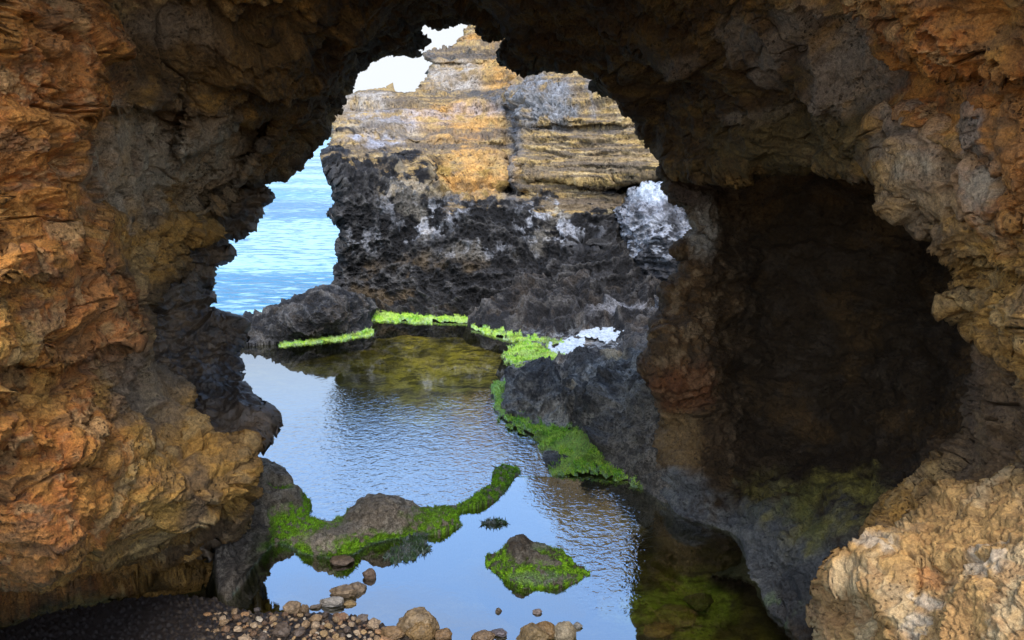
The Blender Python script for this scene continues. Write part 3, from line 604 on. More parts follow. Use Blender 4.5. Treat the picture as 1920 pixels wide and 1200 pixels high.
def pb_col(L):
    n = fbm(L.P * 1.5, 411, 5); n2 = fbm(L.P * np.array([4, 4, 7.]), 412, 4)
    c = np.tile(np.array([.24, .24, .255]), (len(n), 1)); c = mixc(c, sst(n2, -.05, .25) * .85, np.array([.07, .065, .065])); c = mixc(c, blob(L, 1225, 368, 50, 20) * .95, np.array([.50, .53, .57]))
    c = mixc(c, blob(L, 1215, 430, 60, 22, rot=-25) * .6, SALT * .7); c = mixc(c, sst(L.py + 60 * n, 395, 440) * .95, np.array([.032, .03, .03])); return mixc(c, sst(L.py, 400, 430) * sst(n2 + .5 * n, .02, .2) * .75 * (1 - sst(L.py, 470, 510)), np.array([.40, .40, .42]))
o = build(layer(PB, PB_D, 'D', 1.4, (5, .1), (9, 16), pb_disp, pb_col, (), ((.5, 0), (1., 10)), 11, 40), 'salt_boulder', M_FAR)
tag(o, 'pale salt crusted boulder tucked between the stack and the brown pillar', 'boulder')

# ------------------------------------------------------------------ low black rock on the sea side of the pool
LOW = [(300, 700), (300, 640), (400, 612), (442, 606), (452, 598), (460, 590), (475, 588), (480, 584), (495, 587), (500, 577), (510, 572), (522, 571), (530, 563), (545, 563), (555, 555), (572, 553), (585, 543), (600, 540), (625, 537), (650, 545), (700, 560), (705, 590), (692, 600), (695, 612), (690, 620), (650, 628), (600, 634), (560, 640), (530, 643), (500, 646), (447, 652), (400, 660)]
LOW_Z = [(442, 606, .18), (480, 584, .32), (520, 571, .45), (560, 554, .62), (600, 541, .78), (640, 541, .72), (690, 560, .43), (704, 588, .02), (690, 600, .06), (692, 618, 0), (650, 627, 0), (600, 633, 0), (560, 639, 0), (500, 645, 0), (447, 651, 0), (560, 600, .42), (620, 590, .5), (500, 610, .25), (660, 590, .3), (650, 610, .15), (350, 640, .1), (350, 680, 0)]
def low_disp(L):
    P = L.P; setwn(L, 1 / 30.); L.k = ridge(P * 2.1, 501, 4, .6); e = sst(L.s, 0, 16); L.cup = worley(warpd(P, 1.5, .22, 506) * 2.6, 508)[:, 0]
    return (.11 * (L.cup - .35) + .17 * L.k + .06 * ridge(P * 6.5, 503, 3) + .02 * fbm(P * 10, 504, 3)) * (.35 + .65 * e) + .05 * fbm(P, 505, 2)
def dark_col(L):
    n = fbm(L.P * 2, 511, 5); n2 = fbm(L.P * 6, 512, 4)
    c = np.tile(BLACK * .8, (len(n), 1)); c = mixc(c, sst(n, .0, .35) * .7, np.array([.075, .058, .042])); c = mixc(c, sst(L.k, .5, .95) * .55, np.array([.17, .155, .14])); c = mixc(c, sst(L.cup + .25 * n2, .6, .9) * .5, np.array([.20, .18, .155])); return mixc(c, sst(n2, .2, .45) * .4, CHAR * 1.4)
o = build(layer(LOW, LOW_Z, 'z', 1.1, (0, 0), (3, 12), low_disp, dark_col, (), ((.4, .06), (2.4, .12)), 13, 30, .45), 'low_rock', M_DARK)
tag(o, 'low spiky black rock between the blue sea and the far end of the pool', 'rock')

# ------------------------------------------------------------------ jagged rock shelf right of the pool
SHELF = [(880, 600), (886, 612), (925, 620), (985, 634), (975, 645), (952, 655), (945, 670), (962, 685), (950, 702), (930, 718), (923, 745), (930, 775), (960, 797), (1000, 806), (1010, 825), (1015, 842), (1000, 852), (1035, 884), (1100, 880), (1150, 890), (1195, 908), (1225, 930), (1262, 965), (1285, 950), (1285, 800), (1290, 700), (1330, 640), (1330, 540), (1240, 520), (1150, 505), (1060, 505), (1000, 512), (960, 525), (920, 560)]
SHELF_Z = [(886, 608, .0), (930, 600, .12), (920, 575, .22), (960, 530, .66), (1050, 508, .90), (1150, 508, .92), (1240, 520, .83), (1000, 570, .36), (1100, 570, .42), (1200, 570, .44), (985, 630, .02), (1060, 605, .18), (1150, 605, .16), (1230, 600, .25), (1100, 625, .04), (1150, 628, .05), (1050, 645, .02), (1000, 655, .02), (950, 665, .0), (1100, 655, .04), (1180, 640, .12), (960, 690, .0), (1040, 692, .05), (1120, 680, .2), (1000, 715, .22), (1080, 720, .28), (1160, 690, .38), (1220, 680, .55),
 (930, 730, .0), (928, 760, .0), (970, 745, .18), (960, 795, .0), (1040, 760, .2), (1020, 795, .08), (1080, 795, .1), (1120, 760, .35), (1170, 740, .55), (1220, 740, .80), (1010, 830, 0), (1060, 850, .02), (1040, 883, 0), (1120, 870, .03), (1190, 905, .0), (1130, 810, .22), (1180, 830, .38), (1220, 800, .56), (1220, 870, .25), (1260, 900, .12), (1240, 938, .0), (1285, 800, .5), (1285, 950, -.1), (1290, 700, .7)]
def shelf_disp(L):
    P = L.P; setwn(L, 1 / 35.); L.k = ridge(P * np.array([1.9, 1.9, 1.9]), 601, 4, .58); L.cup = worley(warpd(P, 1.5, .22, 606) * 2.3, 608)[:, 0]; L.cup2 = worley(warpd(P, 3, .1, 616) * 5.5, 618)[:, 0]; e = sst(L.s, 0, 22)
    far = 1 - sst(L.py, 600, 640); flat = np.clip(blob(L, 1060, 655, 130, 34, .4) + blob(L, 938, 745, 26, 55) + blob(L, 985, 795, 60, 20) + blob(L, 1060, 825, 70, 30) + blob(L, 960, 628, 100, 13) + blob(L, 1000, 672, 70, 40) + blob(L, 1150, 880, 70, 25, rot=30) + blob(L, 1140, 626, 60, 16) + blob(L, 1080, 860, 110, 34), 0, 1)
    bank = blob(L, 1210, 860, 90, 110); L.bank = bank; L.flat = flat
    am = (1 - .88 * flat) * (1 - .5 * bank)
    L.cupf = worley(warpd(P, 1.2, .3, 626) * 1.5, 628)[:, 0]
    d = am * ((.38 * far + .50 * (1 - far) * sst(L.py, 650, 700)) * (.55 - L.cupf) + .36 * (L.cup - .35) + .10 * (L.cup2 - .3) + .15 * L.k * (.9 + .5 * far) + .06 * ridge(P * 6, 603, 3) - .02) + .015 * fbm(P * 9, 604, 4, .6) + .02 * bank * ridge(P * 14, 607, 3)
    return d * (.3 + .7 * e)
def shelf_col(L):
    c = dark_col(L) * np.array([.85, .82, .80]); n = fbm(L.P * 3, 621, 4); n2 = fbm(L.P * 8, 622, 4, .6)
    lowr = sst(L.py, 655, 700); c = mixc(c, lowr * .85, np.array([.32, .265, .20])); c = mixc(c, lowr * (1 - sst(L.cupf + .45 * n2 + .2 * n, .34, .56)) * .8, np.array([.055, .046, .039])); c = mixc(c, lowr * sst(L.cup + .3 * n2, .58, .80) * .6, BLACK)
    c = mixc(c, blob(L, 1110, 760, 170, 110) * sst(L.cupf + .2 * n2, .5, .72) * .8, np.array([.52, .43, .32])); c = mixc(c, blob(L, 1060, 760, 150, 90) * sst(L.cup2 + .2 * n, .55, .8) * .6, BLACK)
    c = mixc(c, L.bank * .9, np.array([.19, .155, .115])); c = mixc(c, L.bank * sst(n2, .0, .3) * .7, np.array([.07, .058, .045]))
    c = mixc(c, np.clip(blob(L, 1175, 745, 70, 50) + blob(L, 1140, 720, 60, 18), 0, 1) * sst(n, -.2, .2) * .7, np.array([.28, .24, .19]))
    c = mixc(c, blob(L, 1160, 690, 26, 14) * .8, np.array([.46, .34, .19])); c = mixc(c, blob(L, 1085, 748, 18, 6) * .8, np.array([.45, .32, .18]))
    c = mixc(c, blob(L, 1180, 590, 90, 14) * .6, np.array([.34, .33, .34])); c = mixc(c, L.flat * blob(L, 1060, 660, 150, 50) * sst(n2, -.05, .2) * .6, np.array([.34, .34, .33]))
    return c
o = build(layer(SHELF, SHELF_Z, 'z', 1.1, (0, 0), (4, 14), shelf_disp, shelf_col, (), ((.12, .05), (.6, .25)), 15, 30, .45), 'rock_shelf', M_DARK)
tag(o, 'jagged dark grey rock shelf along the right edge of the pool below the stack', 'rock')

# ------------------------------------------------------------------ mossy ridge dividing the two pools, with the rounded grey rock at its left end
RIDGE = [(400, 900), (440, 868), (485, 860), (505, 862), (525, 870), (540, 882), (550, 898), (553, 905), (562, 912), (568, 925), (580, 938), (582, 945), (577, 955), (580, 965), (590, 973), (610, 978), (625, 977), (640, 968), (655, 955), (665, 945), (672, 935), (690, 926), (705, 926), (740, 929), (765, 935), (780, 943), (790, 950), (805, 952), (815, 951), (830, 948), (845, 949), (860, 945), (880, 935), (905, 915), (925, 905), (922, 890), (928, 878), (945, 870), (972, 876), (975, 885), (958, 900), (950, 915), (945, 925), (925, 935), (900, 942), (880, 948), (862, 954), (858, 965), (868, 985), (855, 990), (840, 988), (815, 998), (795, 1005), (760, 1012), (735, 1010), (700, 1022), (675, 1037), (655, 1045), (640, 1047), (600, 1045), (570, 1040), (550, 1032), (530, 1025), (522, 1018), (510, 1020), (505, 1030), (490, 1045), (475, 1060), (460, 1080), (450, 1095), (440, 1112), (425, 1128), (408, 1090), (398, 1000), (400, 930)]
RIDGE_Z = [(420, 880, .5), (490, 864, .52), (530, 874, .48), (553, 905, .36), (580, 940, .06), (580, 963, .03), (600, 976, .02), (630, 975, .03), (665, 945, .18), (700, 928, .30), (760, 934, .27), (800, 953, .10), (850, 949, .07), (905, 915, .05), (945, 871, .05), (972, 880, .02), (948, 920, .01), (862, 956, .03), (866, 986, .0), (800, 1003, .0), (735, 1009, .02), (690, 1024, .0), (640, 1046, .0), (600, 1044, .0), (550, 1031, .0), (520, 1017, .02), (505, 1028, .0), (475, 1059, 0), (440, 1111, 0), (430, 1150, -.04), (380, 1150, -.02), (400, 1100, .08), (500, 910, .42), (500, 960, .25), (545, 950, .22), (540, 990, .09), (590, 1005, .14), (640, 1010, .18), (700, 965, .27), (760, 970, .2), (820, 975, .1), (470, 1000, .2), (440, 1040, .2), (420, 950, .45), (620, 990, .1), (580, 1020, .1), (900, 930, .07), (940, 895, .05)]
def ridge_disp(L):
    P = L.P; setwn(L, 1 / 40.); e = sst(L.s, 0, 14); L.n = fbm(P * 5, 701, 5, .6)
    hole = blob(L, 527, 905, 30, 13, .5, .15, 8) ; L.hole = hole
    bank = 1 - sst(L.px, 470, 520); d = bank * (.13 * ridge(P * 4.5, 708, 3) + .05 * ridge(P * 13, 709, 3)) + .03 * fbm(P * 2.5, 702, 4) + .035 * ridge(P * 7, 703, 3) * e + .012 * fbm(P * 24, 704, 3) - .07 * pits(P, 705, 8, .3) * .4
    return d * (.3 + .7 * e) - hole * .10
def moss_mix(c, L, m, n2):
    c = mixc(c, np.clip(m, 0, 1) * sst(n2, -.35, .05), DKGREEN); return mixc(c, np.clip(m, 0, 1) * sst(n2, -.02, .3), GREEN * .85)
def ridge_col(L):
    n = fbm(L.P * 3, 711, 5); n2 = fbm(L.P * 12, 712, 5, .65)
    c = np.tile(np.array([.28, .215, .145]), (len(n), 1)); c = mixc(c, sst(L.n, .0, .35) * .7, np.array([.38, .31, .22])); c = mixc(c, sst(n2, .1, .4) * .6, np.array([.06, .045, .03]))
    low = 1 - sst(L.P[:, 2] + .08 * n, .02, .13)
    m = np.clip(low * (L.px > 495) * 1.0 + 1.1 * blob(L, 560, 985, 80, 38, rot=-20) + .9 * blob(L, 920, 915, 90, 40) + .7 * blob(L, 820, 972, 60, 28) + blob(L, 700, 1015, 90, 22) + .8 * blob(L, 575, 940, 16, 34), 0, 1)
    m = m * (1 - .85 * blob(L, 610, 1005, 75, 18, rot=-3)) * (1 - .7 * blob(L, 690, 980, 90, 20))
    c = moss_mix(c, L, m, n2 + .15)
    c = mixc(c, blob(L, 545, 980, 60, 34) * sst(n2, -.3, .1) * .7, GREEN * 1.05); c = mixc(c, L.hole * (L.py > 903), GREEN * .8)
    bk = blob(L, 430, 1020, 80, 130); c = mixc(c, bk * .9, np.array([.05, .042, .036])); c = mixc(c, bk * sst(n2, .0, .3) * .7, np.array([.19, .155, .115])); c = mixc(c, blob(L, 480, 1050, 40, 50, rot=-45) * .6, np.array([.11, .10, .06])); c = mixc(c, blob(L, 490, 1035, 20, 14) * .8, DKGREEN)
    sub = 1 - sst(L.P[:, 2], -.005, .035); return mixc(c, sub * (.5 + .5 * sst(n2, -.1, .2)), np.array([.13, .16, .12]))
LR = layer(RIDGE, RIDGE_Z, 'z', 1.5, (0, 0), (3, 12), ridge_disp, ridge_col, (), ((.08, .03), (.5, .18)), 17, 25)
gr_ = (LR.C[:, 1] > LR.C[:, 0] * 1.25) & (LR.P[:, 2] > -.01)
o = build(fuzz(LR, gr_ * 1.0, 14000, .022, 31), 'mossy_ridge', M_MOSS)
tag(o, 'long mossy grey brown ridge dividing the still front pool from the rippled one', 'rock')

ISLE = [(911, 1047), (914, 1040), (930, 1035), (945, 1028), (955, 1012), (968, 1003), (980, 1003), (990, 1010), (1000, 1018), (1020, 1019), (1035, 1027), (1055, 1031), (1067, 1045), (1080, 1057), (1095, 1067), (1105, 1075), (1098, 1083), (1080, 1091), (1060, 1097), (1020, 1103), (990, 1106), (970, 1101), (960, 1092), (945, 1085), (925, 1072), (913, 1062)]
ISLE_Z = [(913, 1050, .02), (930, 1036, .05), (955, 1012, .2), (972, 1003, .27), (990, 1012, .21), (1020, 1020, .17), (1055, 1032, .14), (1080, 1057, .05), (1103, 1075, 0), (1080, 1090, 0), (1020, 1102, 0), (990, 1105, 0), (945, 1084, 0), (925, 1071, 0), (975, 1030, .24), (1000, 1050, .15), (1050, 1055, .13), (950, 1055, .1), (1000, 1080, .05), (1060, 1080, .05)]
def isle_disp(L):
    P = L.P; setwn(L, 1 / 22.); e = sst(L.s, 0, 12); L.n = fbm(P * 6, 801, 5, .6)
    return (.035 * ridge(P * 6, 802, 3) + .02 * fbm(P * 12, 803, 4) + .008 * fbm(P * 40, 804, 3)) * (.3 + .7 * e)
def isle_col(L):
    n2 = fbm(L.P * 14, 811, 5, .65); c = np.tile(np.array([.10, .078, .055]), (len(n2), 1)); c = mixc(c, sst(L.n, .0, .3) * .7, np.array([.19, .16, .12])); c = mixc(c, sst(n2, .15, .4) * .5, UMBER * .6)
    m = (1 - sst(L.P[:, 2] + .05 * L.n, .10, .2)) * 1.0; c = moss_mix(c, L, m, n2 + .08); c = mixc(c, blob(L, 1010, 1085, 60, 14) * .5, np.array([.24, .26, .19])); return mixc(c, blob(L, 1015, 1028, 22, 10) * .5, np.array([.22, .25, .15]))
LI = layer(ISLE, ISLE_Z, 'z', 1.3, (0, 0), (3, 12), isle_disp, isle_col, (), ((.06, .02), (.5, .12)), 19, 20)
gr_ = (LI.C[:, 1] > LI.C[:, 0] * 1.2) & (LI.P[:, 2] > -.01)
o = build(fuzz(LI, gr_ * 1.0, 8000, .018, 33), 'mossy_rock', M_MOSS)
tag(o, 'mossy rock with a bare brown peak alone in the still front pool', 'rock')

# big ochre boulder in the right foreground
BOUL = [(1552, 1078), (1556, 1062), (1580, 1048), (1600, 1040), (1640, 1010), (1660, 1002), (1700, 985), (1740, 955), (1770, 930), (1800, 920), (1815, 924), (1830, 938), (1870, 925), (1920, 900), (2100, 850), (2500, 800), (2700, 1700), (1480, 1700), (1520, 1300), (1537, 1200), (1546, 1160), (1541, 1130), (1549, 1108)]
BOUL_D = [(1552, 1080, 4.7), (1600, 1042, 4.8), (1700, 985, 4.8), (1800, 922, 4.8), (1920, 905, 4.4), (1650, 1080, 4.3), (1600, 1110, 4.5), (1560, 1160, 4.75), (1700, 1150, 4.1), (1800, 1020, 4.2), (1900, 1000, 3.9), (1850, 1150, 3.6), (1900, 1200, 3.4), (1650, 1200, 4.2), (1540, 1200, 4.8), (2200, 1000, 3.0), (2500, 1000, 2.6), (1800, 1600, 2.9), (2400, 1600, 2.3), (1500, 1650, 4.5)]
def boul_disp(L):
    P = L.P; setwn(L, 1 / 60.)
    L.pp = pits(P, 907, 9, .4) * sst(L.py + 60 * L.wn - (1120 - .45 * (L.px - 1560)), -20, 40) * (L.px < 1640)
    d = .07 * fbm(P * 1.6, 901, 3) + .05 * beds(P, 471, 4, .3, (.3, .2), 1.) + .02 * beds(P, 473, 12, .15, (.3, .2), 2.5) - .02 * crackl(P, 475, 3.) + .06 * ridge(P * np.array([3, 3, 4]), 905, 3) + .016 * ridge(P * 11, 906, 3) + .01 * fbm(P * 22, 908, 4, .6)
    return d - .04 * L.pp
def boul_col(L):
    n = fbm(L.P * 2.2, 911, 5); n2 = fbm(L.P * 6, 912, 5, .6)
    c = np.tile(np.array([.48, .27, .09]), (len(n), 1)); c = mixc(c, sst(n, .0, .35) * .7, np.array([.50, .36, .19])); c = mixc(c, sst(n2, .1, .4) * .6, np.array([.34, .17, .06]))
    c = mixc(c, blob(L, 1745, 1090, 45, 25) * .7, np.array([.42, .17, .055])); c = mixc(c, np.clip(blob(L, 1740, 1130, 70, 16, rot=20) + blob(L, 1870, 1060, 60, 30, rot=-30) + blob(L, 1650, 1040, 45, 16) + blob(L, 1730, 1180, 30, 40), 0, 1) * sst(n2, -.25, .15) * .7, np.array([.50, .40, .28]))
    c = mixc(c, blob(L, 1580, 1150, 60, 60) * .7, np.array([.33, .17, .065])); return mixc(c, sst(-n2, .15, .4) * .4, np.array([.17, .10, .05]))
o = build(layer(BOUL, BOUL_D, 'D', 1.7, (22, .25), (4, 22), boul_disp, boul_col, [([(1540, 1090), (1640, 1110), (1680, 1180), (1650, 1300), (1450, 1300)], .15, 8), ([(1705, 1065), (1770, 1060), (1790, 1100), (1720, 1115)], .08, 8)], ((.25, 0), (.7, 30)), 21, 50), 'ochre_boulder', M_BOULDER)
tag(o, 'large bright ochre boulder with whitish veins in the right foreground', 'boulder')

# ------------------------------------------------------------------ algae mats and scum lines along the water
def mat_layer(name, poly, ctrl, hgt, label, colf, seed, rag=(10, 8), step=1.4, freq=9.):
    def d_(L):
        setwn(L, 1 / 20.); e = sst(L.s, -2, 10); return e * hgt * .45 * (.6 + .8 * fbm(L.P * freq * .6, seed, 4) + .5 * ridge(L.P * freq * 2.5, seed + 3, 3))
    L = layer(poly, ctrl, 'z', step, (0, 0), rag, d_, colf, (), ((.018, .012),), seed, 25)
    fuzz(L, np.where(L.s > -3, 1.0, 0), int(min(16000, len(L.px) * .9)), .035, seed)
    o = build(L, name, M_ALGAE); o['label'] = label; o['kind'] = 'stuff'; return o
def algae_col(L):
    n = fbm(L.P * 7, 1011, 5, .6); n2 = fbm(L.P * 22, 1012, 3)
    c = np.tile(np.array([.48, .70, .07]), (len(n), 1)); c = mixc(c, sst(n, .0, .35) * .8, np.array([.20, .46, .03])); c = mixc(c, sst(n2, .08, .35) * .7, np.array([.10, .24, .02])); c = mixc(c, sst(fbm(L.P * 2.2, 1013, 4), .0, .35) * .75, np.array([.20, .24, .05])); c = mixc(c, sst(fbm(L.P * 3.1, 1014, 4), .1, .35) * .6, np.array([.46, .56, .16])); c = mixc(c, sst(-n, .15, .4) * .5, np.array([.48, .70, .12]))
    return mixc(c, (1 - sst(L.s, 0, 5)) * .5 * sst(n2, -.2, .2), np.array([.42, .52, .38]))
mat_layer('algae', [(515, 648), (545, 641), (600, 633), (650, 628), (680, 621), (696, 613), (702, 622), (690, 631), (640, 637), (590, 642), (545, 647)], [(515, 648, .012), (600, 637, .03), (690, 619, .04), (640, 632, .03), (550, 644, .02), (600, 642, .01), (695, 627, .01)], .03, 'bright green algae strip at the foot of the low black rock', algae_col, 1001, (5, 15))
mat_layer('algae', [(684, 583), (720, 578), (745, 579), (780, 585), (820, 589), (870, 590), (890, 595), (893, 606), (850, 606), (820, 603), (780, 602), (740, 602), (700, 601), (686, 598)], [(690, 585, .08), (750, 582, .10), (850, 592, .08), (890, 600, .04), (850, 605, .02), (740, 601, .02), (690, 598, .02)], .05, 'yellow green algae band along the far edge of the pool under the stack', algae_col, 1021, (9, 15))
mat_layer('algae', [(884, 610), (920, 615), (960, 623), (1000, 630), (1046, 634), (1054, 643), (1000, 644), (940, 632), (900, 622)], [(890, 613, .05), (960, 624, .08), (1040, 638, .10), (1000, 643, .03), (940, 631, .03), (900, 621, .02)], .05, 'narrow green algae band below the jagged end of the shelf', algae_col, 1031, (8, 13))
mat_layer('algae', [(943, 660), (955, 650), (980, 640), (1010, 646), (1040, 658), (1068, 668), (1055, 682), (1020, 684), (995, 700), (965, 707), (950, 704), (966, 690), (955, 678)], [(945, 665, .02), (985, 642, .07), (1040, 665, .09), (1055, 680, .08), (1000, 690, .06), (960, 704, .03), (965, 680, .02)], .06, 'lime green algae patch beside the white foam', algae_col, 1041)
mat_layer('algae', [(923, 722), (936, 714), (952, 718), (948, 740), (945, 755), (965, 768), (1000, 778), (1010, 792), (1050, 798), (1075, 802), (1105, 818), (1130, 840), (1165, 866), (1195, 892), (1208, 912), (1170, 897), (1130, 883), (1085, 882), (1040, 888), (1028, 882), (1050, 868), (1062, 856), (1035, 846), (1012, 838), (1010, 822), (990, 806), (960, 797), (935, 782), (923, 750)], [(927, 730, .05), (945, 718, .08), (930, 775, .02), (960, 780, .06), (1000, 795, .06), (1060, 810, .10), (1010, 825, .02), (1110, 840, .10), (1060, 862, .04), (1150, 870, .06), (1190, 895, .03), (1100, 878, .05), (1040, 886, .01)], .07, 'long bright lime green algae mat winding along the right bank of the pool', algae_col, 1051, (13, 11))
def weed_col(L):
    n = fbm(L.P * 14, 1061, 4, .6); c = np.tile(np.array([.12, .15, .11]), (len(n), 1)); c = mixc(c, sst(n, -.05, .25) * .8, np.array([.07, .13, .04])); return mixc(c, sst(-n, .1, .35) * .6, np.array([.24, .26, .23]))
mat_layer('algae', [(720, 1045), (735, 1030), (752, 1022), (760, 1005), (795, 1003), (806, 1022), (790, 1035), (765, 1045), (740, 1052)], [(720, 1045, .0), (760, 1025, .015), (800, 1020, .01), (760, 1008, .01)], .02, 'grey green weed floating off the front of the mossy ridge', weed_col, 1071, (9, 8))
mat_layer('algae', [(904, 982), (915, 976), (930, 974), (946, 977), (950, 982), (935, 986), (915, 987)], [(904, 982, .0), (930, 978, .02), (950, 981, .0)], .025, 'tiny green weed tuft in the middle of the front pool', weed_col, 1081, (4, 6))

def foam_mat():
    m = bpy.data.materials.new("white_foam"); m.use_nodes = True; b = m.node_tree.nodes['Principled BSDF']; t = m.node_tree
    geo = nn(t, 'ShaderNodeNewGeometry'); n = noise_n(t, geo.outputs['Position'], 22, 5, .65)
    t.links.new(mix_n(t, ramp_n(t, n, .38, .6), (.28, .31, .31), (.60, .62, .63)), b.inputs['Base Color']); b.inputs['Roughness'].default_value = .5
    bp = nn(t, 'ShaderNodeBump'); bp.inputs['Distance'].default_value = .01; t.links.new(n, bp.inputs['Height']); t.links.new(bp.outputs[0], b.inputs['Normal'])
    return m
M_FOAM = foam_mat()
def foam(poly, ctrl, label, seed, rag=(10, 14)):
    def d_(L):
        setwn(L, 1 / 20.); return .008 * fbm(L.P * 10, seed, 3)
    L = layer(poly, ctrl, 'z', 1.2, (0, 0), rag, d_, lambda L: np.full((len(L.px), 3), .8), (), ((.012, .01),), seed, 25)
    o = build(L, 'foam', M_FOAM); o['label'] = label; o['kind'] = 'stuff'
foam([(1096, 622), (1130, 615), (1188, 618), (1190, 630), (1172, 644), (1135, 636), (1104, 634), (1080, 628)], [(1100, 624, .10), (1187, 620, .17), (1170, 640, .15), (1140, 630, .12)], 'white foam sheet on the shelf nearest the brown pillar', 1101)
foam([(1030, 648), (1060, 638), (1090, 630), (1095, 642), (1085, 652), (1115, 658), (1110, 668), (1080, 672), (1045, 672), (1030, 662)], [(1035, 650, .10), (1090, 632, .11), (1110, 664, .12), (1050, 670, .10)], 'white foam in the middle of the shelf behind the lime green patch', 1111)
foam([(985, 696), (1005, 686), (1040, 684), (1075, 688), (1060, 698), (1030, 704), (1000, 702)], [(990, 696, .12), (1070, 690, .16), (1010, 702, .12)], 'white foam strip in front of the lime green patch', 1121, (6, 10))

# ------------------------------------------------------------------ water, beds and sea
def sheet(name, poly, z, step, mat, rip=None, col=None, disp=None, frag=0):
    P = gp(np.array([p[0] for p in poly]), np.array([p[1] for p in poly]), 0.0)[:, :2]
    xs = np.arange(P[:, 0].min(), P[:, 0].max() + step, step); ys = np.arange(P[:, 1].min(), P[:, 1].max() + step, step)
    X, Y = np.meshgrid(xs, ys); x, y = X.ravel(), Y.ravel(); s = sdf(x, y, P); keep = (s > -step * .7).reshape(X.shape)
    q = keep[:-1, :-1] & keep[1:, :-1] & keep[:-1, 1:] & keep[1:, 1:]
    id2 = np.arange(len(x)).reshape(X.shape); Q = np.stack([id2[:-1, :-1], id2[:-1, 1:], id2[1:, 1:], id2[1:, :-1]], -1)[q]
    u, inv = np.unique(Q, return_inverse=True); V = np.stack([x[u], y[u], np.full(len(u), z)], 1)
    if disp is not None: V[:, 2] += disp(V)
    # picture position of each point, for the ripple map
    rel = V - [0, 0, H]; dep = rel[:, 1] * CP - rel[:, 2] * SP; px = 960 + F * rel[:, 0] / dep; py = 600 - F * (rel[:, 1] * SP + rel[:, 2] * CP) / dep
    me = mesh_from(name, V, inv.reshape(Q.shape), col(V, px, py) if col else None, {'rip': rip(V, px, py)} if rip else None)
    o = link(name, me, mat, None, (float(V[:, 0].mean()), float(V[:, 1].mean()), z)); o['kind'] = 'structure'; return o
FARP = [(300, 700), (300, 640), (445, 632), (560, 620), (690, 603), (705, 586), (900, 586), (1000, 600), (1200, 640), (1230, 900), (1150, 900), (1010, 893), (960, 893), (930, 925), (860, 965), (700, 985), (600, 1000), (520, 1000), (430, 1000), (330, 900)]
NEARP = [(430, 1000), (520, 1000), (600, 1000), (700, 985), (860, 965), (930, 925), (960, 893), (1010, 893), (1150, 900), (1230, 900), (1330, 950), (1500, 1000), (1600, 1230), (1500, 1330), (300, 1330), (250, 1200), (400, 1090)]
def rip_far(V, px, py):
    class S_: pass
    L = S_(); L.px, L.py = px, py; setwn(L, 1 / 90.)
    calm = blob(L, 540, 700, 150, 80, .6) + blob(L, 800, 670, 260, 80, .5)
    return np.clip((.10 + .75 * sst(py + 40 * L.wn, 690, 800)) * (1 - .85 * np.clip(calm, 0, 1)), 0, 1)
def rip_near(V, px, py):
    class S_: pass
    L = S_(); L.px, L.py = px, py; setwn(L, 1 / 60.)
    return np.clip(.03 + .6 * blob(L, 1150, 1030, 100, 120, .6) + .25 * blob(L, 1060, 925, 100, 40), 0, 1)
sheet('rippled_pool', FARP, 0.0, .05, M_POOL, rip_far)
sheet('still_pool', NEARP, 0.0, .04, M_POOL, rip_near)
def bed_col(V, px, py):
    class S_: pass
    L = S_(); L.px, L.py = px, py; setwn(L, 1 / 60.)
    n = fbm(V * np.array([1.2, 2.2, 1]), 1201, 5, .6); n2 = fbm(V * np.array([3.5, 7, 1]), 1202, 4, .6)
    c = np.tile(np.array([.075, .058, .022]), (len(V), 1)); c = mixc(c, sst(n, -.05, .3) * .7, np.array([.15, .12, .03]))
    c = mixc(c, np.clip(1.2 * blob(L, 850, 720, 170, 105, .9) + .5 * blob(L, 720, 625, 200, 30) + blob(L, 1000, 870, 90, 40), 0, 1) * (.8 + n), np.array([.62, .45, .10]))
    c = mixc(c, blob(L, 1270, 1150, 120, 80) * .8, np.array([.30, .36, .05])); c = mixc(c, blob(L, 1130, 950, 110, 70) * .7, np.array([.55, .36, .09]))  # green shallows; the golden patch is a reflection put into the colour
    return mixc(c, sst(n2, .1, .35) * .7, np.array([.03, .026, .013]))
sheet('pool_bed', [(250, 720), (250, 620), (445, 600), (700, 578), (900, 575), (1300, 575), (1400, 900), (1700, 1000), (1700, 1400), (200, 1400), (200, 1000)], -.34, .035, rock_mat("pool_bed_stone", .6, 20, .9, .1, .4, .02), None, bed_col, lambda V: .07 * fbm(V * 1.5, 1203, 4))

